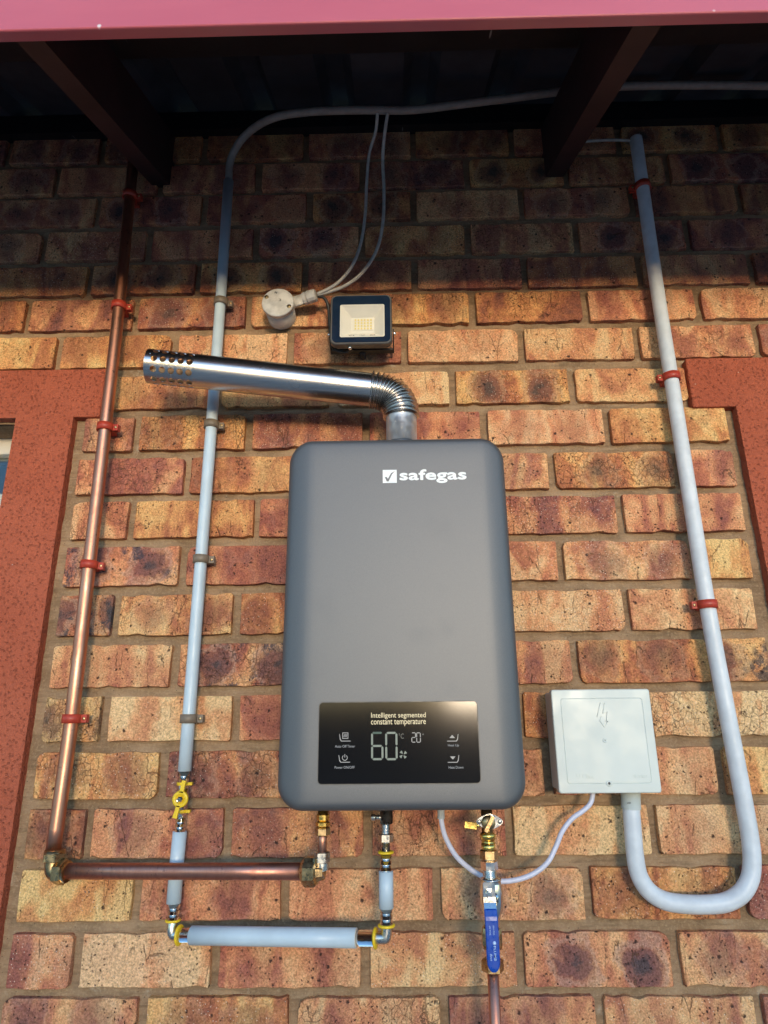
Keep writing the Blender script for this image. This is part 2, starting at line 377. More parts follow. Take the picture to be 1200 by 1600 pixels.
def spline(pts, step=8):
    """Catmull-Rom through the points"""
    P = [Vector(p) for p in pts]; P = [P[0]*2-P[1]]+P+[P[-1]*2-P[-2]]; out = []
    for i in range(1, len(P)-2):
        for k in range(step):
            t = k/step; a, b, c, d = P[i-1], P[i], P[i+1], P[i+2]
            out.append(.5*((2*b)+(c-a)*t+(2*a-5*b+4*c-d)*t*t+(3*b-a-3*c+d)*t**3))
    out.append(P[-2]); return out
def rrect(cx, cz, w, h, r, n=6):
    pts = []
    for sx, sz, a0 in ((1,1,0),(-1,1,90),(-1,-1,180),(1,-1,270)):
        for k in range(n+1):
            a = R(a0+90*k/n); pts.append((cx+sx*(w/2-r)+math.cos(a)*r, cz+sz*(h/2-r)+math.sin(a)*r))
    return pts
def text(name, body, mat, parent, cx, cz, y, width, height=None, bold=0., depth=.0003, rot=0, shear=0, heavy=0.):
    """lettering on a vertical plane facing -y, centred on (cx, cz), stretched to width (and cap height)"""
    c = bpy.data.curves.new(name, 'FONT'); c.body = body; c.size = 1; c.align_x = 'CENTER'; c.align_y = 'CENTER'
    c.offset = min(bold, .012); c.extrude = 0; c.resolution_u = 3; c.space_line = .95; c.shear = shear
    t = bpy.data.objects.new('tmp', c); COL.objects.link(t)
    dg = bpy.context.evaluated_depsgraph_get(); me = bpy.data.meshes.new_from_object(t.evaluated_get(dg))
    bpy.data.objects.remove(t)
    xs = [v.co.x for v in me.vertices]; ys = [v.co.y for v in me.vertices]
    w, h = max(xs)-min(xs), max(ys)-min(ys); mx, my = (max(xs)+min(xs))/2, (max(ys)+min(ys))/2
    sx = width/w; sy = height/h if height else sx
    o0 = wloc(parent); ca, sa = math.cos(rot), math.sin(rot)
    for v in me.vertices:
        a, b = (v.co.x-mx)*sx, (v.co.y-my)*sy
        v.co = Vector((cx+a*ca-b*sa-o0.x, y-o0.y, cz+a*sa+b*ca-o0.z))
    bm = bmesh.new(); bm.from_mesh(me)
    if heavy:                      # a heavier face: the strokes are laid over again, each a hair behind the last
        src = bm.faces[:]
        for i, (dx, dz) in enumerate(((1,0),(-1,0),(0,1),(0,-1),(.7,.7),(-.7,.7),(.7,-.7),(-.7,-.7))):
            d = bmesh.ops.duplicate(bm, geom=src)
            for g_ in d['geom']:
                if isinstance(g_, bmesh.types.BMVert): g_.co += Vector((dx*heavy, .00003*(i+1), dz*heavy))
    ex = bmesh.ops.extrude_face_region(bm, geom=bm.faces[:])
    for g in ex['geom']:
        if isinstance(g, bmesh.types.BMVert): g.co.y -= depth
    bmesh.ops.recalc_face_normals(bm, faces=bm.faces); bm.to_mesh(me); bm.free()
    me.materials.clear(); me.materials.append(M[mat])
    return link(name, me, parent)

# ================================================================ SETTING
g = MB().add([(-150,-200,0),(150,-200,0),(150,60,0),(-150,60,0)], [(0,1,2,3)]).build('ground', 'ground'); g['kind'] = 'structure'

# ---------------------------------------------------------------- the house: wall, openings, eaves
house = thing('house', 'face brick house wall with rust red plaster bands and a dark open eave', 'house', (0, 0, 0))
WX0, WX1, WTOP = -2.3, 2.3, 2.682
LX0, LX1 = -1.60, -.707      # left window opening
RX0, RX1 = .743, 1.60        # right opening
OZ0, OZ1 = 1.02, 1.9945
LJ, RJ = -.5985, .6335       # outer edges of the plaster jambs
LL, RL = -.549, .5555        # outer ends of the plaster lintels
LT0, LT1 = 1.9945, 2.095
def in_plaster(x, z):
    if LT0-.003 < z < LT1 and (x < LL and x > -1.74 or x > RL and x < 1.74): return True
    if OZ0-.09 < z <= LT0 and (-1.70 < x < LJ or RJ < x < 1.70): return True
    return False

# mortar: a sheet with real relief, cut at the openings, and a solid core behind it
MY = .0105
def mortar_wall():
    mb = MB(); st = .009
    def patch(x0, x1, z0, z1, st):
        nx, nz = max(1, int((x1-x0)/st)), max(1, int((z1-z0)/st)); vs = []
        for j in range(nz+1):
            for i in range(nx+1):
                x = x0+(x1-x0)*i/nx; z = z0+(z1-z0)*j/nz
                d = (math.sin(x*61+z*17)+math.sin(z*83-x*23)+math.sin(x*151+z*131))*.0007+random.uniform(-.0009, .0009)
                vs.append((x, MY+d, z))
        mb.add(vs, [(j*(nx+1)+i, j*(nx+1)+i+1, (j+1)*(nx+1)+i+1, (j+1)*(nx+1)+i) for j in range(nz) for i in range(nx)], True)
    patch(-.70, .735, .95, 1.99, st); patch(-.95, .95, 1.99, WTOP, st)
    for x0,x1,z0,z1 in ((WX0,-.95,1.99,WTOP),(.95,WX1,1.99,WTOP),(WX0,LX0,.95,1.99),(RX1,WX1,.95,1.99),(WX0,WX1,0,.95)): patch(x0,x1,z0,z1,.06)
    return mb
wall = mortar_wall().build('brick_wall', 'mortar', house)
core = MB()
for a in ((WX0,LX0,OZ0-.07,1.99),(LX1,RX0,OZ0-.07,1.99),(RX1,WX1,OZ0-.07,1.99),(WX0,WX1,1.99,WTOP),(WX0,WX1,0,OZ0-.07)): core.box((a[0],MY+.006,a[2]),(a[1],.22,a[3]))
core.build('wall_core', 'mortar', house)
rm = MB()                                # the room behind, so that the openings look into a dark interior
rm.box((WX0,.9,0),(WX1,.94,2.68)); rm.box((WX0,.22,0),(WX0+.04,.9,2.68)); rm.box((WX1-.04,.22,0),(WX1,.9,2.68))
rm.box((WX0,.23,2.64),(WX1,.9,2.66)); rm.build('room_wall', 'curtain', house)

# bricks: (row, z of the brick's top edge, x of the joints), then tone and flash marks of each brick
ROWS = {
 0: (1.0666, [-0.3739, -0.1556, 0.063, 0.2846, 0.5108]),
 1: (1.1476, [-0.4792, -0.2734, -0.0511, 0.1752, 0.4018]),
 2: (1.2334, [-0.6014, -0.3981, -0.1728, 0.0567, 0.2826, 0.5127]),
 3: (1.3187, [-0.4832, -0.2655, -0.0471, 0.1717, 0.3921]),
 4: (1.4031, [-0.5919, -0.3741, -0.1638, 0.0421, 0.2377, 0.305, 0.5081]),
 5: (1.4887, [-0.6085, -0.4778, -0.2627, -0.0417, 0.1996, 0.4053]),
 6: (1.573, [-0.5862, -0.3697, -0.1481, 0.0754, 0.2963, 0.5222]),
 7: (1.658, [-0.6066, -0.4785, -0.2718, -0.0521, 0.1759, 0.3918, 0.6117]),
 8: (1.7442, [-0.589, -0.3713, -0.1526, 0.0703, 0.2874, 0.5176]),
 9: (1.8285, [-0.6033, -0.4705, -0.2453, -0.0294, 0.1864, 0.401, 0.6278]),
 10: (1.9119, [-0.5987, -0.3773, -0.1572, 0.0641, 0.2875, 0.5119]),
 11: (1.9975, [-0.6082, -0.4793, -0.2682, -0.0498, 0.1684, 0.3961, 0.6213]),
 12: (2.0826, [-0.5534, -0.3314, -0.1118, 0.1138, 0.3395, 0.5626]),
 13: (2.1721, [-0.6512, -0.4239, -0.1965, 0.0246, 0.2507, 0.4732, 0.7017]),
 14: (2.2573, [-0.7264, -0.5094, -0.2834, -0.0586, 0.1599, 0.3824, 0.6024]),
 15: (2.3379, [-0.6121, -0.3904, -0.1738, 0.0482, 0.2691, 0.4977, 0.7213]),
 16: (2.4225, [-0.719, -0.4992, -0.2765, -0.0589, 0.1589, 0.3809, 0.6069]),
 17: (2.5099, [-0.6165, -0.3916, -0.1678, 0.0495, 0.275, 0.5034, 0.7267]),
 18: (2.5918, [-0.7153, -0.4914, -0.2796, -0.0565, 0.1642, 0.3757, 0.5875]),
 19: (2.6763, [-0.8338, -0.626, -0.4024, -0.1798, 0.0527, 0.2647, 0.495, 0.7132])}
TONES = {
 0: [(.52,.5),(.50,.45),(.42,.2),(.62,.4),(.48,.2),(.5,.3)],
 1: [(.52,.35),(.20,.1),(.48,.2),(.38,.05),(.48,1.),(.50,.5)],
 2: [(.3,.1),(.28,.1),(.52,.4),(.40,.05),(.34,.6),(.52,.3),(.6,.5)],
 3: [(.58,.6),(.66,.45),(.62,.25),(.52,.3),(.22,.0),(.34,.2),(.5,.1)],
 4: [(.3,.3),(.46,.45),(.68,.6),(.5,.3),(.5,.3),(.5,.2),(.4,.2),(.32,.1),(.38,.35)],
 5: [(.14,.1),(.26,.8),(.22,.1),(.5,.3),(.5,.3),(.55,.3),(.10,.05)],
 6: [(.4,.1),(.42,.15),(.56,1.),(.5,.3),(.5,.3),(.54,.6),(.48,1.),(.55,.9)],
 7: [(.2,.4),(.56,1.),(.34,.5),(.5,.3),(.5,.3),(.24,.0),(.32,.1)],
 8: [(.24,.8),(.4,1.),(.5,.3),(.5,.3),(.32,.15),(.38,.5),(.16,.05)],
 9: [(.32,.1),(.30,.0),(.46,.1),(.5,.3),(.5,.3),(.55,.2),(.42,.15),(.4,.2)],
 10: [(.28,.1),(.46,.15),(.5,.3),(.5,.3),(.46,.3),(.36,.7),(.42,.4)],
 11: [(.28,.2),(.34,.45),(.34,.45),(.52,.3),(.52,.3),(.26,.3),(.30,.2),(.3,.2)],
 12: [(.56,.6),(.40,.4),(.40,.2),(.12,.0),(.42,.8),(.26,.1),(.4,.2)],
 13: [(.36,.1),(.30,.3),(.20,.1),(.42,.5),(.30,.2),(.30,.05),(.30,.3),(.44,.7),(.3,.2)],
 14: [(.5,.3),(.58,.2),(.52,.7),(.32,.2),(.40,.5),(.58,.1),(.38,.3),(.34,.1),(.3,.2)],
}
BH, JV = .0695, .0138
cache = {}
rnd = random.Random(3)
def brick_shape(L, seed):
    """front outline uneven and chipped, edges eased; coordinates about the brick's centre, face at y = 0"""
    q = random.Random(seed); w, h = L/2, BH/2; out = []
    nx = max(3, int(round(L/.016))); r = [q.uniform(.001, .0035) if q.random() < .82 else q.uniform(.005, .012) for _ in range(4)]
    out += [(-w, -h+r[0]), (-w+r[0]*.35, -h+r[0]*.3), (-w+r[0], -h)] + [(-w+L*i/nx, -h) for i in range(1, nx)] + [(w-r[1], -h), (w-r[1]*.3, -h+r[1]*.35), (w, -h+r[1]), (w, 0)]
    out += [(w, h-r[2]), (w-r[2]*.35, h-r[2]*.3), (w-r[2], h)] + [(w-L*i/nx, h) for i in range(1, nx)] + [(-w+r[3], h), (-w+r[3]*.3, h-r[3]*.35), (-w, h-r[3]), (-w, 0)]
    sag = q.uniform(-.0007, .0007); tap = q.uniform(-.012, .012)
    o2 = []
    for x, z in out:
        dz = q.uniform(-.0011, .0010)+sag*math.cos(x/w*1.5); dx = q.uniform(-.0008, .0008)
        if q.random() < .12: dz -= math.copysign(q.uniform(.001, .0032), z)
        o2.append((x+dx+z*tap, z+dz))
    n = len(o2); vs = []
    for y, ins in ((.016, 0), (.0014, 0), (.0003, .0004), (0, .0013)):
        for x, z in o2: vs.append((x-math.copysign(min(ins, abs(x)), x), y, z-math.copysign(min(ins, abs(z)), z)))
    fs = [(k*n+i, k*n+(i+1) % n, (k+1)*n+(i+1) % n, (k+1)*n+i) for k in range(3) for i in range(n)] + [tuple(3*n+i for i in range(n))]
    sm = [False]*n+[True]*(2*n)+[False]
    return vs, fs, sm
def brick_mesh(L):
    key = (round(L/.004), rnd.randrange(6))
    if key not in cache:
        vs, fs, sm = brick_shape(key[0]*.004, key[0]*17+key[1]); me = bpy.data.meshes.new('brick')
        me.from_pydata(vs, [], fs); me.polygons.foreach_set('use_smooth', sm); me.materials.append(M['brick']); me.update()
        bm = bmesh.new(); bm.from_mesh(me); bmesh.ops.recalc_face_normals(bm, faces=bm.faces); bm.to_mesh(me); bm.free()
        cache[key] = me
    return cache[key]
rest = MB(); rest_seed = []
def place_brick(x0, x1, zt, tone, blotch, single):
    L = x1-x0
    if L < .022: return
    cx, cz = (x0+x1)/2, zt-BH/2
    y = rnd.uniform(-.0012, .0014)
    if single:
        o = link('brick', brick_mesh(L), wall, (cx, y, cz)); o['tone'] = tone; o['blotch'] = blotch
        o.rotation_euler = (rnd.uniform(-.008, .008), rnd.uniform(-.006, .006), rnd.uniform(-.006, .006))
    else:
        vs, fs, sm = brick_shape(L, rnd.randrange(999)); b = len(rest.v)
        rest.add([(a+cx, c+y, d+cz) for a, c, d in vs], fs); rest.sm[-len(fs):] = sm; rest_seed.extend([rnd.random()]*len(fs))
P0 = .2224
for r in range(-12, 20):
    if r in ROWS: zt, js = ROWS[r]; js = list(js)
    else: zt = ROWS[0][0]+.0847*r; js = [((r % 2)*.5+.3)*P0]
    zt_ = min(zt, WTOP-.003)
    n_left = 0
    while js[0] > WX0: js.insert(0, js[0]-P0+rnd.uniform(-.003, .003)); n_left += 1
    while js[-1] < WX1: js.append(js[-1]+P0+rnd.uniform(-.003, .003))
    for i in range(len(js)-1):
        x0, x1 = js[i]+JV/2, js[i+1]-JV/2
        zc = zt-BH/2; cut = 0
        segs = [(max(x0, WX0), min(x1, WX1))]
        # stop the bricks at the plaster
        for a, b in ((-1.74 if zc > LT0 else -1.70, (LL-.006) if zc > LT0 else (LJ+.020)), ((RL+.006-.006 if zc > LT0 else RJ-.019), 1.74 if zc > LT0 else 1.70)):
            if not (OZ0-.09 < zc < LT1): continue
            ns = []
            for s0, s1 in segs:
                if s1 <= a or s0 >= b: ns.append((s0, s1)); continue
                if s0 < a-.02: ns.append((s0, a))
                if s1 > b+.02: ns.append((b, s1))
            segs = ns
        k = i-n_left+1
        if r in TONES and 0 <= k < len(TONES[r]): tone, bl = TONES[r][k]
        else: tone, bl = rnd.choice([.3,.45,.5,.55,.62]), rnd.choice([.1,.3,.5,.9])
        if r <= 6: tone = max(.08, tone-.09)
        if r > 14: tone, bl = rnd.choice([.42,.5,.58,.64]), rnd.choice([.3,.6,.9])
        for s0, s1 in segs:
            single = r >= -1 and s1 > -.93 and s0 < .93
            place_brick(s0, s1, zt_, tone, bl, single)
ro = rest.build('brick_field', 'brick', wall); ro['kind'] = 'stuff'; ro['tone'] = .3; ro['blotch'] = .4
at = ro.data.attributes.new('brick_seed', 'FLOAT', 'FACE'); at.data.foreach_set('value', rest_seed[:len(ro.data.polygons)])

# plaster bands round the openings, 18 mm proud, returning into the openings
def plaster_band(side):
    mb = MB()
    if side < 0: lin = (-1.74, LL); jo, ji, oo, oi = LJ, LX1, -1.70, LX0
    else: lin = (RL, 1.74); jo, ji, oo, oi = RJ, RX0, 1.70, RX1
    bm = bmesh.new(); z0 = OZ0-.08
    A = [(lin[0],LT1),(lin[1],LT1),(lin[1],LT0)]
    xa, xb = min(jo, oo), max(jo, oo)
    outer = [(lin[0],LT1),(lin[1],LT1),(lin[1],LT0),(xb,LT0),(xb,z0),(xa,z0),(xa,LT0),(lin[0],LT0)]
    ia, ib = min(ji, oi), max(ji, oi)
    inner = [(ia,OZ1),(ib,OZ1),(ib,OZ0),(ia,OZ0)]
    # four slabs butted into one ring (split so that no faces overlap)
    quads = [[(lin[0],LT0),(xa,LT0),(xa,LT1),(lin[0],LT1)],[(xa,LT0),(xb,LT0),(xb,LT1),(xa,LT1)],[(xb,LT0),(lin[1],LT0),(lin[1],LT1),(xb,LT1)],
             [(xa,OZ0),(ia,OZ0),(ia,LT0),(xa,LT0)],[(ib,OZ0),(xb,OZ0),(xb,LT0),(ib,LT0)],[(xa,z0),(xb,z0),(xb,OZ0),(xa,OZ0)]]
    yf = -.008; fs = []
    def jag(x, z): return (x, yf, z)
    for q in quads: mb.add([jag(*p) for p in q], [(0,1,2,3)])
    n = len(outer)
    for i in range(n):
        (x0,za),(x1,zb) = outer[i], outer[(i+1) % n]
        if abs(x1-x0)+abs(zb-za) < 1e-6: continue
        mb.add([(x0,yf,za),(x1,yf,zb),(x1,MY+.006,zb),(x0,MY+.006,za)], [(0,1,2,3)])
    for i in range(4):
        (x0,za),(x1,zb) = inner[i], inner[(i+1) % 4]
        mb.add([(x0,yf,za),(x1,yf,zb),(x1,.14,zb),(x0,.14,za)], [(0,1,2,3)])
    return mb
for side in (-1, 1):
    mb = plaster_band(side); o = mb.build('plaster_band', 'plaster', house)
    bm = bmesh.new(); bm.from_mesh(o.data); bmesh.ops.remove_doubles(bm, verts=bm.verts, dist=.0002)
    bmesh.ops.recalc_face_normals(bm, faces=bm.faces)
    sharp = [e for e in bm.edges if len(e.link_faces) == 2 and e.calc_face_angle(0) > .5]
    bmesh.ops.bevel(bm, geom=sharp, offset=.0022, segments=2, affect='EDGES', profile=.5)
    bmesh.ops.recalc_face_normals(bm, faces=bm.faces); bm.to_mesh(o.data); bm.free()
    x0, x1 = (LX0, LX1) if side < 0 else (RX0, RX1)
    w = MB(); t = .038; y0, y1 = .075, .115
    w.box((x0+.002,y0,OZ0+.002),(x0+t,y1,OZ1-.002),.003); w.box((x1-t,y0,OZ0+.002),(x1-.002,y1,OZ1-.002),.003)
    w.box((x0+t,y0,OZ1-t),(x1-t,y1,OZ1-.002),.003); w.box((x0+t,y0,OZ0+.002),(x1-t,y1,OZ0+t),.003)
    win = w.build('window', 'frame', house)
    m = (x0+x1)/2; MB().box((m-.016,y0+.004,OZ0+t),(m+.016,y1-.004,OZ1-t),.003).build('mullion', 'frame', win)
    for a, b in ((x0+t, m-.016), (m+.016, x1-t)): MB().box((a-.002,.093,OZ0+t),(b+.002,.097,OZ1-t)).build('pane', 'glass', win)
    cb = MB(); n = 60; vs = []
    for i in range(n+1):
        x = x0+(x1-x0)*i/n; y = .17+.012*math.sin(i*1.1)+.006*math.sin(i*2.7)
        vs += [(x,y,OZ0+.02),(x,y,OZ1-.085)]
    cb.add(vs, [(2*i,2*i+2,2*i+3,2*i+1) for i in range(n)], True); cb.build('curtain', 'curtain', win)

# eaves
SL = .441
def under(off, z0): return z0-SL*off
def slope_beam(x0, x1, o0, o1, z0, h, mat, name, parent, bev=0):
    """timber running down the slope; z0 is the height of its underside at the wall face"""
    vs = []
    for o_ in (o0, o1):
        for x in (x0, x1):
            for dz in (0, h): vs.append((x, -o_, z0-SL*o_+dz))
    mb = MB().add(vs, [(0,1,3,2),(4,6,7,5),(0,4,5,1),(2,3,7,6),(0,2,6,4),(1,5,7,3)])
    o = mb.build(name, mat, parent)
    return o
roof = link('roof', None, house)
def ibr():
    """trapezoidal rib sheeting down the slope"""
    mb = MB(); prof = []; x = -2.45
    while x < 2.45:
        prof += [(x, 0), (x+.100, 0), (x+.118, .030), (x+.152, .030)]; x += .170
    th = .0008; vs = []
    for o_ in (-.9, -.3, .1, .35, .545):
        for px_, dz in prof: vs.append((px_, -o_, 2.671+.050-SL*o_+dz))
    n = len(prof)
    mb.add(vs, [(j*n+i, j*n+i+1, (j+1)*n+i+1, (j+1)*n+i) for j in range(4) for i in range(n-1)])
    return mb
bpy.data.objects.remove(roof)
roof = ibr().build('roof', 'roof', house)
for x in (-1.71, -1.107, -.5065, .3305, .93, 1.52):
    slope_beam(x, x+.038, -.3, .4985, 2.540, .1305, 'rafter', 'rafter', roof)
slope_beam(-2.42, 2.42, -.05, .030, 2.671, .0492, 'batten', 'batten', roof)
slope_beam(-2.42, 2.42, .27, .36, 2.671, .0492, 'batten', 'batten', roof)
slope_beam(-2.42, 2.42, .462, .499, 2.671, .079, 'batten', 'added_light_stop', roof)  # added strip, stops sky light leaking through the rib gaps
# fascia board with an eased lower edge
fb = MB(); vs = []
prof = [(-.500,2.2855),(-.5012,2.2843),(-.5135,2.2843),(-.5150,2.2848),(-.5158,2.2860),(-.5160,2.2885),(-.5160,2.500),(-.500,2.500)]
for x in (-2.42, -.8, 0, .8, 2.42):
    for y, z in prof: vs.append((x, y, z))
n = len(prof); fb.add(vs, [(j*n+i, j*n+(i+1) % n, (j+1)*n+(i+1) % n, (j+1)*n+i) for j in range(4) for i in range(n)]+[tuple(range(n)), tuple(4*n+i for i in range(n))])
fb.build('fascia_board', 'fascia', roof)

# ================================================================ WATER HEATER
HX0, HX1, HZ0, HZ1 = -.1655, .1750, 1.3325, 1.8735
HC = ((HX0+HX1)/2, (HZ0+HZ1)/2); HW, HH = HX1-HX0, HZ1-HZ0
heater = thing('water_heater', 'grey wall mounted gas water heater with black digital display panel', 'water heater', (HC[0], -.08, HZ0))
def heater_cover():
    r, rf = .036, .010; yf = -.1625; mb = MB()
    us = [0,.0008,.002,.004,.007,.010,.014,.019,.025,.031,.036,.045,.056,.07,.09,.12,.15,HW/2]
    xs = [HX0+u for u in us]+[HX1-u for u in reversed(us[:-1])]
    ts = [0,.0008,.002,.004,.007,.010,.014,.02,.03,.045,.07,.12,.2,HH/2]
    cols = []
    for x in xs:
        ax = abs(x-HC[0]); e = HW/2-r
        hh = HH/2 if ax <= e else HH/2-r+math.sqrt(max(0, r*r-(ax-e)**2))
        col = []
        zl = [-hh+t*hh/(HH/2) if t > .036 else -hh+t*min(1, hh/(HH/2)) for t in ts]; zl = zl+[-z for z in reversed(zl[:-1])]
        for z in zl:
            qx, qz = ax-(HW/2-r), abs(z)-(HH/2-r)
            d = -(math.hypot(max(qx, 0), max(qz, 0))+min(max(qx, qz), 0)-r)
            d = max(d, 0)
            y = yf
            if d < rf: y += rf-math.sqrt(max(0, rf*rf-(rf-d)**2))
            s_ = max(0, 1-(HW/2-ax)/.042); y += .012*s_**1.8
            s2 = max(0, 1-(HH/2-abs(z))/.03); y += .002*s2**2
            col.append((x, y, HC[1]+z))
        cols.append(col)
    n = len(cols[0]); vs = [p for c in cols for p in c]
    mb.add(vs, [(i*n+j, (i+1)*n+j, (i+1)*n+j+1, i*n+j+1) for i in range(len(cols)-1) for j in range(n-1)], True)
    ring = [i*n for i in range(len(cols))]+[(len(cols)-1)*n+j for j in range(1, n)]+[i*n+n-1 for i in range(len(cols)-2, -1, -1)]+[j for j in range(n-2, 0, -1)]
    b = len(mb.v); side = [(vs[i][0], -.03, vs[i][2]) for i in ring]; mb.v += side; m = len(ring)
    for i in range(m):
        mb.f.append((ring[i], ring[(i+1) % m], b+(i+1) % m, b+i)); mb.sm.append(True)
    mb.f.append(tuple(b+i for i in range(m))); mb.sm.append(False)
    return mb
cover = heater_cover().build('cover', 'cover', heater)
MB().box((HX0+.02, -.03, HZ0+.02), (HX1-.02, -.006, HZ1-.02), .002).build('back_plate', 'nickel', heater)
FY = -.1625
def face(px_, pz_): return px_, pz_
# display panel: dark rim, glass, print and lit segments
DX0, DX1, DZ0, DZ1 = -.1076, .1110, 1.3672, 1.4722
dcx, dcz, dw, dh = (DX0+DX1)/2, (DZ0+DZ1)/2, DX1-DX0, DZ1-DZ0
MB().prism(rrect(dcx, dcz, dw+.0024, dh+.0024, .0062), FY-.0006, FY+.002).build('display_rim', 'grey_rim', heater)
panel = MB().prism(rrect(dcx, dcz, dw, dh, .005), FY-.0014, FY-.0002).build('display_panel', 'display', heater)
PY = FY-.0015
def T(body, mat, p, width, height, bold=0., **kw): return text('lettering', body, mat, panel, p[0], p[2], PY, width, height, bold, .00012, **kw)
T('Intelligent segmented', 'lit_text', (0.0021, -0.1640, 1.4540), .0755, .0088, .0)
T('constant temperature', 'lit_text', (0.0019, -0.1640, 1.4447), .0755, .0088, .0)
# seven segment digits
SEG = {'0':'abcdef', '2':'abged', '6':'acdefg'}
def digit(ch, cx, cz, w, h, t, mat, name='digit'):
    mb = MB(); g = t*.18
    def hz(z): return [(cx-w/2+g+t*.5, z), (cx-w/2+g+t, z+t/2), (cx+w/2-g-t, z+t/2), (cx+w/2-g-t*.5, z), (cx+w/2-g-t, z-t/2), (cx-w/2+g+t, z-t/2)]
    def vt(x, za, zb): return [(x, za+g), (x+t/2, za+g+t*.5), (x+t/2, zb-g-t*.5), (x, zb-g), (x-t/2, zb-g-t*.5), (x-t/2, za+g+t*.5)]
    xl, xr, zt, zb = cx-w/2+t/2, cx+w/2-t/2, cz+h/2-t/2, cz-h/2+t/2
    S = {'a':hz(zt), 'g':hz(cz), 'd':hz(zb), 'f':vt(xl, cz, zt), 'b':vt(xr, cz, zt), 'e':vt(xl, zb, cz), 'c':vt(xr, zb, cz)}
    for c in SEG[ch]: mb.prism(S[c], PY-.00012, PY)
    return mb.build(name, mat, panel)
a = (-0.0274, -0.1640, 1.4150); digit('6', a[0], a[2], .0168, .0365, .0027, 'lit_digit')
# the first figure shows its top bar too
mbx = MB(); b_ = a
xq, zq = a[0], a[2]+.0365/2-.00135
mbx.prism([(xq-.0065,zq),(xq-.0055,zq+.0013),(xq+.0055,zq+.0013),(xq+.0065,zq),(xq+.0055,zq-.0013),(xq-.0055,zq-.0013)], PY-.00012, PY)
mbx.build('digit_bar', 'lit_digit', panel)
a = (-0.0081, -0.1640, 1.4148); digit('0', a[0], a[2], .0168, .0365, .0027, 'lit_digit')
a = (0.0225, -0.1640, 1.4255); digit('2', a[0], a[2], .0062, .0132, .0011, 'lit_icon')
a = (0.0292, -0.1640, 1.4254); digit('0', a[0], a[2], .0062, .0132, .0011, 'lit_icon')
T('°', 'lit_icon', (0.0355, -0.1640, 1.4294), .0016, .0018)
T('°C', 'ghost', (0.0056, -0.1640, 1.4275), .0070, .0070)
fa = (0.0078, -0.1640, 1.4036); fan = MB()
for k in range(4):
    a0 = math.pi/2*k+.3; pts = []
    for j in range(7):
        aa = a0+j*.13; pts.append((fa[0]+.0054*math.cos(aa), fa[2]+.0054*math.sin(aa)))
    pts += [(fa[0]+.0013*math.cos(a0+.5), fa[2]+.0013*math.sin(a0+.5)), (fa[0]+.0013*math.cos(a0), fa[2]+.0013*math.sin(a0))]
    fan.prism(pts, PY-.00012, PY)
fan.build('fan_symbol', 'lit_digit', panel)
def tray(px0, flip):
    """the shallow bracket under each touch symbol"""
    x, z = px0[0], px0[2]; s_ = -1 if flip else 1; w = .0075
    pts = [(x-s_*w, z+.0050), (x-s_*(w-.0008), z+.0050), (x-s_*(w-.0020), z-.0012), (x-s_*(w-.0034), z-.0036), (x+s_*(w+.0008), z-.0036), (x+s_*(w+.0008), z-.0046), (x-s_*(w-.0028), z-.0046), (x-s_*(w-.0010), z-.0022)]
    MB().prism(pts, PY-.00012, PY).build('symbol_tray', 'lit_icon', panel)
tray((-0.0721, -0.1640, 1.4257), False); tray((-0.0727, -0.1640, 1.3986), False); tray((0.0764, -0.1640, 1.4245), True); tray((0.0762, -0.1640, 1.3974), True)
a = (-0.0712, -0.1640, 1.4286); s_ = .0041; ic = MB()
for x0, x1, z0, z1 in ((-s_,s_,s_-.0009,s_),(-s_,s_,-s_,-s_+.0009),(-s_,-s_+.0009,-s_+.0009,s_-.0009),(s_-.0009,s_,-s_+.0009,s_-.0009)): ic.box((a[0]+x0,PY-.00012,a[2]+z0),(a[0]+x1,PY,a[2]+z1))
for c in (-.0017, .0000, .0017): ic.prism([(a[0]+c-.0008,a[2]-.0020),(a[0]+c+.0001,a[2]-.0020),(a[0]+c+.0009,a[2]+.0020),(a[0]+c,a[2]+.0020)], PY-.00012, PY)
ic.build('timer_symbol', 'lit_icon', panel)
a = (-0.0716, -0.1640, 1.4002); ic = MB(); m = 20
for j in range(m):
    a0, a1 = R(125+j*290/m), R(125+(j+1)*290/m); r0, r1 = .0029, .0038
    ic.prism([(a[0]+r0*math.cos(a0),a[2]+r0*math.sin(a0)),(a[0]+r1*math.cos(a0),a[2]+r1*math.sin(a0)),(a[0]+r1*math.cos(a1),a[2]+r1*math.sin(a1)),(a[0]+r0*math.cos(a1),a[2]+r0*math.sin(a1))], PY-.00012, PY)
ic.box((a[0]-.00045,PY-.00012,a[2]+.0002),(a[0]+.00045,PY,a[2]+.0046)); ic.build('power_symbol', 'lit_icon', panel)
for q, sg in (((0.0752, -0.1640, 1.4261), 1), ((0.0750, -0.1640, 1.3991), -1)):
    MB().prism([(q[0]-.0038, q[2]-sg*.0017), (q[0]+.0038, q[2]-sg*.0017), (q[0], q[2]+sg*.0024)][::sg], PY-.00012, PY).build('arrow_symbol', 'lit_icon', panel)
T('Auto Off Timer', 'lit_icon', (-0.0715, -0.1640, 1.4149), .0275, .0034, .03); T('Power ON/OFF', 'lit_icon', (-0.0717, -0.1640, 1.3880), .0272, .0034, .03)
T('Heat Up', 'lit_icon', (0.0765, -0.1640, 1.4146), .0150, .0038, .03); T('Heat Down', 'lit_icon', (0.0788, -0.1640, 1.3869), .0200, .0034, .03)
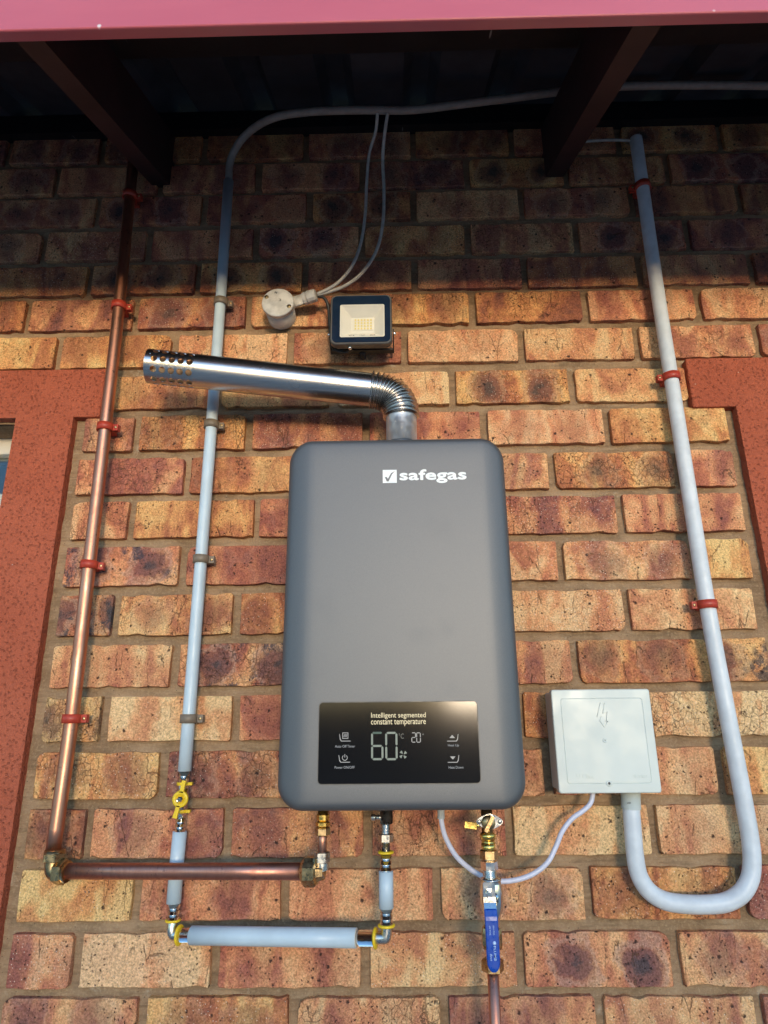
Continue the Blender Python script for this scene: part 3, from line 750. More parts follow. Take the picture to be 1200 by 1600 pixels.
# maker's badge: a ticked square and the name
BY = FY+.0001
a = (-0.0059, -0.1625, 1.8079)
badge = MB(); sq = .01085
MB().box((a[0]-sq, BY-.0005, a[2]-sq), (a[0]+sq, BY+.001, a[2]+sq)).build('badge_square', 'print_white', heater)
MB().prism([(a[0]-.0075,a[2]-.0015),(a[0]-.0052,a[2]-.0008),(a[0]-.0028,a[2]-.0040),(a[0]+.0020,a[2]+.0052),(a[0]+.0078,a[2]+.0083),(a[0]+.0035,a[2]+.0035),(a[0]-.0020,a[2]-.0083),(a[0]-.0048,a[2]-.0080)][::-1], BY-.0008, BY-.0004).build('badge_tick', 'cover', heater)
a2 = (0.0609, -0.1625, 1.8074)
text('badge_lettering', 'safegas', 'print_white', heater, a2[0], a2[2], BY, .1020, .0215, .0, .0004, heavy=.00080)

# ---------------------------------------------------------------- flue
fl = thing('flue_pipe', 'shiny stainless steel flue bending left from the heater top, holes at its open end', 'flue pipe', (0.0140, -0.0850, 1.9026))
E0, E1 = Vector((-0.4164, -0.1280, 2.0289)), Vector((-0.0404, -0.0860, 1.9991))
ax = (E1-E0).normalized(); Lt = (E1-E0).length; RT = .0292
def perforated():
    mb = MB(); nc, rows_, cell = 10, 5, .0147; start = .0085; hr = .0054
    up = (Vector((0,0,1))-ax*ax.z).normalized(); sd = ax.cross(up); n = nc*12
    def P(s_, a): return E0+ax*s_+(up*math.cos(a)+sd*math.sin(a))*RT
    def ring_rows(ss):
        vs = [P(s_, 2*math.pi*k/n) for s_ in ss for k in range(n)]
        mb.add(vs, [(j*n+k, j*n+(k+1) % n, (j+1)*n+(k+1) % n, (j+1)*n+k) for j in range(len(ss)-1) for k in range(n)], True)
    ring_rows([0, .004, start]); 
    cw = 2*math.pi/nc
    for i in range(rows_):
        for k in range(nc):
            sc_, ac = start+cell*(i+.5), cw*(k+.5)+R(18)*0
            N = 24; inner, outer_ = [], []
            for j in range(N):
                t = 2*math.pi*(j+.5)/N; c, s_ = math.cos(t), math.sin(t)
                inner.append(P(sc_+hr*c, ac+hr*s_/RT)); q = max(abs(c), abs(s_))
                outer_.append(P(sc_+cell/2*c/q, ac+cw/2*s_/q))
            # corner points
            b = len(mb.v); mb.add(inner+outer_, [(j, (j+1) % N, N+(j+1) % N, N+j) for j in range(N)], True)
            for sx in (-1, 1):
                for sa in (-1, 1):
                    # fill the small triangle left at each corner of the cell
                    tt = math.atan2(sa, sx) % (2*math.pi); j0 = int((tt/(2*math.pi))*N-.5) % N; j1 = (j0+1) % N
                    cpt = P(sc_+sx*cell/2, ac+sa*cw/2); mb.add([outer_[j0], cpt, outer_[j1]], [(0,1,2)], True)
    ring_rows([start+cell*rows_, start+cell*rows_+.004, Lt*.55, Lt*.97, Lt+.003])
    return mb
tube_o = perforated().build('outlet_tube', 'steel', fl)
bm = bmesh.new(); bm.from_mesh(tube_o.data); bmesh.ops.remove_doubles(bm, verts=bm.verts, dist=.00005); bmesh.ops.recalc_face_normals(bm, faces=bm.faces); bmesh.ops.solidify(bm, geom=bm.faces[:], thickness=.0008)
tube_o.data.materials.append(M['brick_reflection'])
for f in bm.faces:
    f.smooth = True; q_ = f.calc_center_median()+Vector(fl.location)-E0
    if (q_-ax*q_.dot(ax)).length < RT-.00042: f.material_index = 1
bm.to_mesh(tube_o.data); bm.free(); tube_o.data.set_sharp_from_angle(angle=R(40))
# dented spiral elbow
cz = Vector((0.0147, -0.0850, 1.9433)); 
c0 = E1; K = .055
bez = []
for i in range(145):
    t = i/144; p0, p1, p2, p3 = c0, c0+ax*.040, cz+Vector((0,0,.036)), cz
    bez.append(p0*(1-t)**3+p1*3*t*(1-t)**2+p2*3*t*t*(1-t)+p3*t**3)
rr = [RT*(1-.06*i/144)+.0018+.0026*math.sin(i/144*2*math.pi*14-math.pi/2)-.0004*math.sin(i*.9) for i in range(145)]
MB().tube(bez, rr, 40, True, False).build('corrugated_elbow', 'steel', fl)
cb = cz+Vector((0,0,-.050))
MB().lathe(cz+Vector((0,0,.004)), cb, [(0,.0258),(.003,.0262),(.052,.0262),(.052,.0262)], 40).build('collar', 'galv', fl)
MB().lathe((cb.x,cb.y,HZ1-.0005), (cb.x,cb.y,HZ1+.01), [(0,0),(0,.034),(0,.034),(.0025,.034),(.0025,.034),(.0035,.030),(.0035,.0)], 40).build('flange', 'nickel', fl)

# ================================================================ PIPE CLIPS
def clip_proto(name, r, off, side, mat, label, group, z, x):
    """band round the pipe, foot on the wall, screw ear at one side; about the pipe's axis"""
    t = thing(name, label, 'pipe clip', (x, -off, z), group)
    base = Vector((x, -off, z)); w = .0068
    b = MB(); N = 28
    prof = [(-w, r+.0004), (-w, r+.0030), (w, r+.0030), (w, r+.0004), (-w, r+.0004)]
    b.lathe(base-Vector((0,0,w)), base+Vector((0,0,w)), [(q[0]+w, q[1]) for q in prof], N)
    b.build('band', mat, t)
    f = MB(); f.box((x-r*.7, -off+r*.86, z-w*.8), (x+r*.7, -.0003, z+w*.8), .0008)
    ex = x+side*(r+.0075)
    f.box((x+side*(r-.0005), -off+.0010, z-w*.92), (x+side*(r+.0115), -off+.0058, z+w*.92), .0007)
    f.box((x+side*(r-.0005), -off+.0075, z-w*.92), (x+side*(r+.0115), -off+.0115, z+w*.92), .0007)
    f.build('foot', mat, t)
    MB().lathe((ex,-off+.0012,z), (ex,-off-.001,z), [(0,.0026),(.0012,.0026),(.0018,.0018),(.0018,0)], 12).build('screw', 'brass_dark', t)
    return t
def copy_thing(o, loc, label):
    c = o.copy(); COL.objects.link(c); c.location = loc; c['label'] = label
    c.rotation_euler = (0, random.uniform(-.05, .05), random.uniform(-.10, .10))
    for ch in list(o.children):
        d = ch.copy(); COL.objects.link(d); d.parent = c
        d.matrix_parent_inverse = ch.matrix_parent_inverse
    return c
CU, GA, CO = .0110, .0102, .0126
cu_off, ga_off, co_off = .030, .024, .028
cu_x = lambda z: -.5205-.013*max(0, z-1.27)/1.16*1.0
ga_x = lambda z: -.3320
co_x = .5155
p = clip_proto('pipe_clip', CU+.0006, cu_off, 1, 'red_plastic', 'red clip lowest on the copper riser, level with the top of the display', 'red clips on the copper riser', (-0.5173, -0.0300, 1.4547)[2], (-0.5173, -0.0300, 1.4547)[0])
for q, lb in (((-0.5211, -0.0300, 1.7046), 'red clip on the copper riser, second from the bottom, beside the plaster jamb'), ((-0.5246, -0.0300, 1.9613), 'red clip on the copper riser just below the plaster lintel'), ((-0.5287, -0.0300, 2.2185), 'red clip on the copper riser above the plaster lintel, at the eave shadow edge'), ((-0.5366, -0.0300, 2.4851), 'dim red clip on the copper riser in shadow under the left rafter')):
    copy_thing(p, (q[0], -cu_off, q[2]), lb)
p = clip_proto('pipe_clip', GA+.0004, ga_off, 1, 'brown_plastic', 'taupe clip on the pale blue gas pipe, lowest, above the yellow valve', 'taupe clips on the pale blue gas pipe', (-0.3307, -0.0240, 1.4531)[2], ga_x(0))
for y, lb in ((874, 'taupe clip on the pale blue gas pipe left of the heater middle'), (664, 'taupe clip on the pale blue gas pipe just below the flue'), (473, 'taupe clip on the gas pipe above the flue, left of the round box')):
    q = (0, 0, {874:1.7134, 664:1.9659, 473:2.2275}[y]); copy_thing(p, (ga_x(0), -ga_off, q[2]), lb)
p = clip_proto('pipe_clip', CO+.0004, co_off, -1, 'red_plastic', 'red clip on the white conduit above the square white box', 'red clips on the white conduit', (0.5137, -0.0280, 1.6248)[2], (0.5137, -0.0280, 1.6248)[0])
for q, lb in (((0.5134, -0.0280, 2.0447), 'red clip on the white conduit beside the right plaster lintel'), ((0.5168, -0.0280, 2.4818), 'dim red clip on the white conduit high up under the eave')):
    copy_thing(p, (q[0], -co_off, q[2]), lb)

# ================================================================ COPPER HOT WATER PIPE
cp = thing('copper_pipe', 'aged copper water pipe running down the left side and across to the heater', 'pipe', (-0.5157, -0.0300, 1.2390))
top_p = Vector((-0.5428, -0.0300, 2.5789)); top_p.z += .12; bot = Vector((-0.5195, -0.0300, 1.2648))
riser = [top_p, Vector((-0.5366, -0.0300, 2.4851)), Vector((-0.5287, -0.0300, 2.2185)), Vector((-0.5246, -0.0300, 1.9613)), Vector((-0.5211, -0.0300, 1.7046)), Vector((-0.5173, -0.0300, 1.4547)), bot]
MB().tube(spline(riser, 6), CU, 24).build('riser', 'copper', cp)
HA, HB = Vector((-0.4974, -0.0340, 1.2388)), Vector((-0.1320, -0.1040, 1.2505))
hd = (HB-HA).normalized()
MB().tube([HA-hd*.004, HA.lerp(HB,.3), HA.lerp(HB,.7), HB+hd*.006], CU, 24).build('cross_pipe', 'copper_dull', cp)
# corner elbow
cn = Vector((-0.5155, -0.0320, 1.2377)); el = MB()
el.tube(spline([cn+Vector((0,0,.020)), cn+Vector((.0005,0,.008)), cn+Vector((.004,-.0005,.0008)), cn+hd*.014+Vector((0,0,0)), cn+hd*.020], 6), [.0128]*25, 22)
el.build('elbow', 'brass_dark', cp)
zb = (-0.5175, -0.0320, 1.2514)[2]; zt = (-0.5198, -0.0320, 1.2677)[2]
nx = MB(); nx.hexnut((cn.x,cn.y,zb), (cn.x,cn.y,zt-.004), .0172); nx.barrel((cn.x,cn.y,zt-.0045), (cn.x,cn.y,zt), .0150); nx.build('nut', 'brass_dark', cp)
a = cn+hd*.0080; nx = MB(); nx.hexnut(a, a+hd*.014, .0182); nx.barrel(a+hd*.0135, a+hd*.018, .0150); nx.build('nut', 'brass_dark', cp)
# reducing fitting under the heater
a = HB-hd*.002; rf_ = MB(); rf_.lathe(a, a+hd*.03, [(0,.0118),(0,.0118),(.0008,.0150),(.0008,.0150),(.004,.0178),(.004,.0178),(.006,.0196),(.019,.0196),(.021,.0178),(.021,.0178),(.023,.0130),(.028,.0115),(.032,.0108),(.032,0)], 8, False); rf_.build('nut', 'brass_dark', cp, 'large tarnished compression nut at the right end of the cross pipe')
e0 = a+hd*.030; top_e = Vector((-0.1057, -0.1120, 1.2626)); corner = Vector((top_e.x, e0.y, e0.z))
MB().tube(spline([e0, e0.lerp(corner,.6), corner+Vector((0,0,.002)), corner+Vector((0,0,.010)), Vector((top_e.x, e0.y, top_e.z))], 6), .0088, 20).build('elbow', 'nickel', cp)
X5, Y5 = top_e.x, e0.y
def zz(px_y): return {1349: 1.2618, 1340: 1.2689, 1331: 1.2760, 1315: 1.2888, 1306: 1.2961, 1298: 1.3025, 1293: 1.3066, 1292: 1.3074, 1284: 1.3139, 1283: 1.3147, 1273: 1.3229, 1272: 1.3237, 1262: 1.3319}[px_y]
nx = MB(); nx.hexnut((X5,Y5,zz(1349)), (X5,Y5,zz(1331)), .0108); nx.build('nut', 'nickel', cp)
MB().tube([(X5,Y5,zz(1340)), (X5,Y5,zz(1315)), (X5,Y5,zz(1298))], .0060, 18).build('tail', 'copper', cp)
nx = MB(); nx.hexnut((X5,Y5,zz(1306)), (X5,Y5,zz(1293)), .0108); nx.build('nut', 'brass_dark', cp)
nx = MB(); nx.hexnut((X5,Y5,zz(1292)), (X5,Y5,zz(1284)), .0100); nx.hexnut((X5,Y5,zz(1283)), (X5,Y5,zz(1272)), .0090); nx.barrel((X5,Y5,zz(1273)), (X5,Y5,zz(1262)), .0072); nx.build('connector', 'brass', cp)

# ================================================================ PALE BLUE GAS PIPE
gp = thing('gas_pipe', 'pale blue gas pipe with chrome joints, yellow rings and a yellow butterfly valve', 'pipe', (-0.3327, -0.0240, 1.1552))
GX = ga_x(0)
def gz(px_x, px_y): return None
def GZ(y): return {283: 2.5233, 473: 2.2271, 664: 1.9659, 874: 1.7136, 1123: 1.4531, 1204: 1.3760, 1205: 1.3751, 1223: 1.3585, 1224: 1.3575, 1232: 1.3502, 1233: 1.3493, 1249: 1.3347, 1264: 1.3211, 1265: 1.3202, 1276: 1.3104, 1277: 1.3095, 1299: 1.2899, 1302: 1.2873, 1350: 1.2455, 1410: 1.1947, 1411: 1.1939, 1438: 1.1716, 1440: 1.1699}[y]
gtop = GZ(283)
MB().tube([(GX-.004,-.024,gtop), (GX-.001,-.024,GZ(473)), (GX,-.024,GZ(664)), (GX,-.024,GZ(874)), (GX,-.024,GZ(1123)), (GX,-.024,GZ(1205))], GA, 24).build('riser', 'gas_sleeve', gp)
def crimp(mb, p0, p1, r, k=3):
    L = (Vector(p1)-Vector(p0)).length; pr = [(0,0),(0,r*.84)]
    for i in range(k):
        a, b = L*(i+.12)/k, L*(i+.88)/k
        pr += [(a, r*.82), (a, r*.82), (a+L*.03, r), (a+L*.03, r), (b-L*.03, r), (b-L*.03, r), (b, r*.82), (b, r*.82)]
    pr += [(L, r*.84), (L, 0)]; mb.lathe(p0, p1, pr, 24); return mb
crimp(MB(), (GX,-.024,GZ(1224)), (GX,-.024,GZ(1204)), .0082, 2).build('crimp_joint', 'chrome', gp)
vb = MB(); vb.hexnut((GX,-.024,GZ(1276)), (GX,-.024,GZ(1264)), .0085); vb.barrel((GX,-.024,GZ(1265)), (GX,-.024,GZ(1232)), .0088); vb.hexnut((GX,-.024,GZ(1233)), (GX,-.024,GZ(1223)), .0085)
vb.lathe((GX,-.030,GZ(1249)), (GX-.002,-.055,GZ(1249)), [(0,.0065),(.010,.0065),(.010,.0045),(.020,.0045),(.020,0)], 16); 
valve = vb.build('valve', 'chrome', gp)
hb = MB(); hx, hz_ = (-0.3273, -0.0520, 1.3377)[0], (-0.3273, -0.0520, 1.3377)[2]; hy = -.046
hb.lathe((hx,hy,hz_), (hx,hy-.006,hz_), [(0,0),(0,.0098),(.0,.0110),(.001,.0118),(.005,.0118),(.006,.0110),(.006,.0068),(.003,.0060),(.003,0)], 28)
def wing(sx, a, b, w0, w1):
    (x0,z0),(x1,z1) = a, b; d = Vector((x1-x0, z1-z0)); d.normalize(); n_ = Vector((-d.y, d.x))
    return [(x0-n_.x*w0, z0-n_.y*w0), (x1-n_.x*w1, z1-n_.y*w1), (x1+n_.x*w1, z1+n_.y*w1), (x0+n_.x*w0, z0+n_.y*w0)]
hb.prism(wing(1, (hx+.001,hz_+.009), (hx+.004,hz_+.026), .0030, .0030), hy-.006, hy-.001)
hb.prism(wing(1, (hx-.002,hz_-.009), (hx-.006,hz_-.026), .0026, .0034), hy-.006, hy-.001)
hb.build('handle', 'yellow', valve)
for dz in (.0195, -.0195):
    q = MB(); q.lathe((GX,-.024,hz_+dz-.0022), (GX,-.024,hz_+dz+.0022), [(0,.0088),(0,.0102),(.0044,.0102),(.0044,.0088)], 24); q.box((GX+.004,-.030,hz_+dz-.0022),(GX+.0145,-.022,hz_+dz+.0022),.0005); q.build('collar', 'yellow', valve)
MB().lathe((hx,hy-.003,hz_), (hx,hy-.0095,hz_), [(0,.0048),(.0035,.0048),(.0045,.004),(.0055,.0028),(.0065,.0028),(.0065,0)], 6, False).build('bolt', 'chrome', valve)
crimp(MB(), (GX,-.024,GZ(1302)), (GX,-.024,GZ(1277)), .0076, 3).build('crimp_joint', 'chrome', gp)
MB().tube([(GX,-.024,GZ(1299)), (GX-.001,-.024,GZ(1350)), (GX-.001,-.024,GZ(1411))], .0105, 24).build('sleeve', 'gas_sleeve', gp)
crimp(MB(), (GX,-.024,GZ(1440)), (GX,-.024,GZ(1410)), .0086, 3).build('crimp_joint', 'chrome', gp)
def ring(c, d, r, w=.0032):
    c, d = Vector(c), Vector(d).normalized()
    return MB().lathe(c-d*w/2, c+d*w/2, [(0,r*.55),(0,r-.0008),(.0007,r),(w-.0007,r),(w,r-.0008),(w,r*.55)], 28)
ring((GX,-.024,GZ(1438)), (0,0,1), .0112).build('ring', 'yellow', gp)
LE = Vector((-0.3319, -0.0260, 1.1533)); LE.x = GX; LE.y = -.026
RE = Vector((-0.0183, -0.0860, 1.1649)); g2 = (RE-LE).normalized()
MB().tube(spline([(GX,-.024,GZ(1440)), LE+Vector((0,0,.007)), LE+Vector((.002,0,.001)), LE+g2*.008, LE+g2*.014], 6), .0072, 20).build('elbow', 'nickel', gp)
ring(LE+g2*.0125, g2, .0135).build('ring', 'yellow', gp)
crimp(MB(), LE+g2*.012, Vector((-0.3003, -0.0320, 1.1549)), .0090, 1).build('crimp_joint', 'chrome', gp)
S0, S1 = Vector((-0.3015, -0.0310, 1.1542)), Vector((-0.0599, -0.0770, 1.1629))
MB().tube([S0, S0.lerp(S1,.35), S0.lerp(S1,.7), S1], .0122, 26).build('sleeve', 'gas_sleeve', gp)
MB().lathe(S1-g2*.0001, S1+g2*.002, [(0,.0080),(.0,.0121),(.0004,.0121),(.0004,.0080)], 26).build('sleeve_end', 'frame', gp)
crimp(MB(), S1, RE-g2*.014, .0096, 1).build('crimp_joint', 'chrome', gp)
ring(RE-g2*.0155, g2, .0132).build('ring', 'yellow', gp)
def RZ(y): return {1264: 1.3266, 1277: 1.3156, 1285: 1.3090, 1287: 1.3073, 1302: 1.2948, 1303: 1.2940, 1316: 1.2833, 1331.5: 1.2706, 1333: 1.2694, 1361: 1.2468, 1362: 1.2460, 1390: 1.2237, 1418: 1.2018, 1419: 1.2010, 1446: 1.1802, 1447: 1.1794}[y]
RX, RY = RE.x, RE.y
MB().tube(spline([RE-g2*.016, RE-g2*.006, RE+Vector((-.001,0,.001)), RE+Vector((0,0,.008)), (RX,RY,RZ(1447))], 6), .0072, 20).build('elbow', 'nickel', gp)
ring((RX,RY,RZ(1446)), (0,0,1), .0118).build('ring', 'yellow', gp)
crimp(MB(), (RX,RY,RZ(1447)), (RX,RY,RZ(1418)), .0086, 3).build('crimp_joint', 'chrome', gp)
MB().tube([(RX,RY,RZ(1419)), (RX,RY,RZ(1390)), (RX,RY,RZ(1361))], .0100, 24).build('sleeve', 'gas_sleeve', gp)
crimp(MB(), (RX,RY,RZ(1362)), (RX,RY,RZ(1333)), .0078, 3).build('crimp_joint', 'chrome', gp)
ring((RX,RY,RZ(1331.5)), (0,0,1), .0112).build('ring', 'yellow', gp)
q = MB(); q.barrel((RX,RY,RZ(1333)), (RX,RY,RZ(1316)), .0060); q.hexnut((RX,RY,RZ(1316)), (RX,RY,RZ(1302)), .0108); q.build('nut', 'nickel', gp)
th = MB(); L = RZ(1285)-RZ(1303); pr = [(0,.006)]
for i in range(9): pr += [(L*(i+.25)/9, .0072), (L*(i+.5)/9, .0072), (L*(i+.75)/9, .0060), (L*(i+1)/9, .0060)]
th.lathe((RX,RY,RZ(1303)), (RX,RY,RZ(1285)), pr, 20); th.build('threaded_tail', 'chrome', gp)
q = MB(); q.barrel((RX+.0012,RY,RZ(1287)), (RX+.0012,RY,RZ(1264)), .0092); q.tube([(RX,RY,RZ(1277)),(RX-.016,RY,RZ(1277))], .0034, 14); q.lathe((RX-.015,RY,RZ(1277)), (RX-.021,RY,RZ(1277)), [(0,.0045),(.005,.0045),(.006,.003),(.006,0)], 12); q.build('inlet_union', 'nickel', gp)

# grey flexible pipe leaving the riser's top and running under the roof
fx = spline([(GX-.004,-.024,gtop-.03), (GX-.004,-.024,gtop+.004), (-0.3300, -0.0350, 2.5762), (-0.2924, -0.0700, 2.5971), (-0.2322, -0.1100, 2.5926), (-0.1599, -0.1250, 2.5897), (-0.0588, -0.1300, 2.5858), (0.0414, -0.1250, 2.5885), (0.1430, -0.1200, 2.6060), (0.2447, -0.1200, 2.6194), (0.3341, -0.1200, 2.6316), (0.4616, -0.1200, 2.6427), (0.6127, -0.1200, 2.6412), (0.7871, -0.1200, 2.6340), (0.9295, -0.1000, 2.6539)], 8)
build_top(MB().tube(fx, .0076, 16), 'flexible_pipe', 'flex', (-0.3426, -0.0240, 2.5203), 'dull grey flexible pipe curving out of the gas pipe top and along under the roof', 'pipe')

# ================================================================ WHITE CONDUIT AND SQUARE BOX
cd = thing('conduit', 'white plastic conduit looping in a wide U under the square box and up the wall', 'conduit', (0.3507, -0.0280, 1.3190))
U = [(0.3517, -0.0280, 1.3190), (0.3505, -0.0280, 1.2857), (0.3496, -0.0280, 1.2555), (0.3520, -0.0280, 1.2293), (0.3633, -0.0280, 1.2084), (0.3846, -0.0280, 1.1951), (0.4135, -0.0280, 1.1905), (0.4503, -0.0280, 1.1899), (0.4747, -0.0280, 1.1931), (0.4968, -0.0280, 1.2037), (0.5118, -0.0280, 1.2210), (0.5195, -0.0280, 1.2436), (0.5224, -0.0280, 1.2760), (0.5217, -0.0280, 1.3375), (0.5175, -0.0280, 1.4727), (0.5137, -0.0280, 1.6248), (0.5133, -0.0280, 1.8498), (0.5134, -0.0280, 2.0447), (0.5139, -0.0280, 2.2829), (0.5182, -0.0280, 2.5765), (0.5185, -0.0280, 2.6055)]
MB().tube(spline(U, 7), CO, 26, True, True).build('tube', 'conduit', cd)
a, b = Vector((0.3536, -0.0280, 1.3387)), Vector((0.3515, -0.0280, 1.3173))
MB().barrel(b, a+Vector((0,0,.004)), .0142, 28).build('socket', 'box', cd)
for i, (dx, w_) in enumerate(((-.0105,.0007),(-.0094,.0004),(-.0083,.0008),(-.0068,.0004),(-.0057,.0009),(-.0042,.0004))):
    pass
so = cd
text('socket_print', 'SABS 25', 'print_grey', cd, b.x-.0048, b.z+.010, -.028-.01345, .0090, .0022, .01, .0002)
wc = spline([(0.3819, -0.0200, 2.6043), (0.4155, -0.0220, 2.6098), (0.4620, -0.0240, 2.6098), (0.5068, -0.0280, 2.6024), (0.5175, -0.0280, 2.5918)], 7)
build_top(MB().tube(wc, .0030, 10), 'cable', 'cable_grey', (0.5187, -0.0280, 2.6021), 'short thin white cable entering the top of the white conduit near the right rafter', 'cable')

bx = thing('electrical_box', 'square off white plastic electrical box right of the heater, moulded lightning bolt on its lid', 'electrical box', (.3137, 0, 1.343))
BX0, BX1, BZ0, BZ1 = .2382, .3893, 1.3425, 1.4908
MB().box((BX0+.003, -.050, BZ0+.003), (BX1-.003, .0, BZ1-.003), .003).build('base', 'box', bx)
ld = MB(); bcx, bcz = (BX0+BX1)/2, (BZ0+BZ1)/2
def lid_loop(ins, y): return [(x, y, z) for x, z in rrect(bcx, bcz, BX1-BX0-2*ins, BZ1-BZ0-2*ins, .004, 4)]
loops = [lid_loop(.0, -.048), lid_loop(0, -.0585), lid_loop(.0006, -.0597), lid_loop(.0016, -.0602), lid_loop(.0130, -.0606), lid_loop(.0136, -.0600), lid_loop(.0142, -.0606)]
n = len(loops[0])
ld.add([p for l in loops for p in l], [(k*n+i, k*n+(i+1) % n, (k+1)*n+(i+1) % n, (k+1)*n+i) for k in range(len(loops)-1) for i in range(n)]+[tuple((len(loops)-1)*n+i for i in range(n))], False)
lid = ld.build('lid', 'box', bx)
sc1 = (0.3130, -0.0610, 1.4162); sc2 = (0.3130, -0.0610, 1.3562)
MB().lathe((sc1[0],-.0606,sc1[2]), (sc1[0],-.0625,sc1[2]), [(0,.0034),(.0006,.0032),(.0004,.0008),(0,.0006),(0,0)], 16).build('knockout', 'box', lid)
MB().lathe((sc2[0],-.0602,sc2[2]), (sc2[0],-.0625,sc2[2]), [(0,.0048),(.0010,.0044),(.0010,.0020)], 18).build('screw_boss', 'box', lid)
MB().lathe((sc2[0],-.0600,sc2[2]), (sc2[0],-.0612,sc2[2]), [(0,.0019),(.0008,.0019),(.0008,0)], 12).build('screw', 'grey_rim', lid)
# moulded bolt, as a raised outline
bp = [(0.3121, -0.0610, 1.4709), (0.3051, -0.0610, 1.4504), (0.3120, -0.0610, 1.4512), (0.3088, -0.0610, 1.4447), (0.3141, -0.0610, 1.4354), (0.3208, -0.0610, 1.4437), (0.3179, -0.0610, 1.4433), (0.3214, -0.0610, 1.4577), (0.3143, -0.0610, 1.4549), (0.3185, -0.0610, 1.4708)]
bo = MB(); bo.tube([Vector((q[0],-.0606,q[2])) for q in bp], .00075, 6); bo.build('moulded_bolt', 'box', lid)
a = (0.2772, -0.0610, 1.3662); text('moulded_lettering', 'U Clixx', 'box', lid, a[0]+.002, a[2], -.0605, .026, .0065, .0, .0006)
a = (0.3603, -0.0610, 1.3656); text('moulded_lettering', 'II-001', 'box', lid, a[0], a[2], -.0605, .0195, .0045, .0, .0006)
MB().box((BX0+.0125,-.0610,BZ0+.0165),(BX1-.006,-.0600,BZ0+.0170)).build('seam', 'box', lid)

# supply cable from the heater to the box, passing behind the valve
cab = spline([(0.0621, -0.0750, 1.3265), (0.0624, -0.0750, 1.3070), (0.0682, -0.0720, 1.2855), (0.0823, -0.0680, 1.2616), (0.1022, -0.0620, 1.2439), (0.1177, -0.0580, 1.2348), (0.1359, -0.0560, 1.2278), (0.1618, -0.0540, 1.2273), (0.1902, -0.0520, 1.2341), (0.2149, -0.0500, 1.2493), (0.2301, -0.0480, 1.2707), (0.2406, -0.0460, 1.2890), (0.2568, -0.0440, 1.3059), (0.2765, -0.0420, 1.3177), (0.2886, -0.0400, 1.3279), (0.2946, -0.0380, 1.3436)], 7)
build_top(MB().tube(cab, .0036, 14), 'power_cable', 'cable_white', (0.0624, -0.0800, 1.3161), 'pale lavender cable sagging from the heater to the square white box, behind the water valve', 'cable')
gl = MB(); a = Vector((0.0619, -0.0750, 1.3214)); gl.barrel(a+Vector((0,0,-.010)), a+Vector((0,0,.006)), .0052, 12)
gl.build('cable_gland', 'conduit', heater)

# ================================================================ COLD WATER VALVE AND SUPPLY PIPE
cw = thing('water_valve', 'chrome ball valve with long blue lever under the right side of the heater', 'valve', (0.1204, -0.1000, 1.1286))
def VZ(y): return {1424: 1.2000, 1343: 1.2631, 1475: 1.1616, 1508: 1.1373, 1305: 1.2937, 1517: 1.1307, 1400: 1.2184, 1513: 1.1337, 1448: 1.1818, 1262: 1.3290, 1503: 1.1410, 1327: 1.2759, 1423: 1.2008, 1450: 1.1803, 1359: 1.2504, 1421: 1.2023, 1303: 1.2953, 1360: 1.2497, 1432: 1.1939, 1488: 1.1520, 1328: 1.2751, 1344: 1.2623, 1515: 1.1322, 1523: 1.1264, 1519: 1.1293, 1458: 1.1743, 1372: 1.2402, 1438: 1.1894, 1500: 1.1432, 1370: 1.2418}[y]
VX, VY = (0.1248, -0.1000, 1.2184)[0], -.100
fxp = (0.1273, -0.1080, 1.3119)
pl = MB(); pts = []
for k in range(24):
    a = 2*math.pi*k/24; c, s_ = math.cos(a), math.sin(a); pts.append((fxp[0]+.0185*c*(1-.0*abs(s_)), fxp[2]+.0002+.0105*s_*(1-.35*abs(c))))
pl.prism(pts, -.1090, -.1070); pl.build('flange', 'chrome', cw)
for dx in (-.0145, .0140): MB().lathe((fxp[0]+dx,-.1088,fxp[2]+.0003), (fxp[0]+dx,-.112,fxp[2]), [(0,.0030),(.0012,.0030),(.0020,.0018),(.0020,0)], 12).build('screw', 'nickel', cw)
kn = MB(); kn.lathe((fxp[0]-.002,-.109,fxp[2]-.001), (fxp[0]-.002,-.118,fxp[2]-.001), [(0,.0098),(.004,.0094),(.006,.0080),(.006,0)], 20)
kn.prism(wing(1, (fxp[0]-.0075,fxp[2]-.0110), (fxp[0]+.0035,fxp[2]+.0085), .0024, .0024), -.1215, -.112); kn.build('drain_knob', 'brass_dark', cw)
lv = MB(); lv.tube([(fxp[0]-.012,-.104,fxp[2]-.004),(fxp[0]-.020,-.104,fxp[2]-.006)], .0030, 10)
lv.prism(wing(1, (fxp[0]-.018,fxp[2]-.0058), (fxp[0]-.0345,fxp[2]-.0035), .0040, .0040), -.1075, -.1015); lv.build('side_plug', 'brass', cw)
q = MB(); q.barrel((VX,VY,VZ(1305)), (VX,VY,VZ(1262)), .0080); q.build('inlet', 'brass_dark', cw)
q = MB(); q.lathe((VX,VY,VZ(1328)), (VX,VY,VZ(1303)), [(0,.0085),(.002,.0098),(.008,.0098),(.008,.0092),(.0135,.0092),(.0135,.0105),(.019,.0112),(.021,.0100),(.0225,.008)], 16); q.build('collar', 'brass', cw)
q = MB(); q.hexnut((VX,VY,VZ(1343)), (VX,VY,VZ(1327)), .0122); q.build('nut', 'brass_dark', cw)
q = MB(); q.hexnut((VX,VY,VZ(1360)), (VX,VY,VZ(1344)), .0118); q.build('nut', 'chrome', cw)
L = VZ(1359)-VZ(1372); pr = [(0,.008)]
for i in range(6): pr += [(L*(i+.25)/6, .0098), (L*(i+.5)/6, .0098), (L*(i+.75)/6, .0082), (L*(i+1)/6, .0082)]
MB().lathe((VX,VY,VZ(1372)), (VX,VY,VZ(1359)), pr, 20).build('thread', 'chrome', cw)
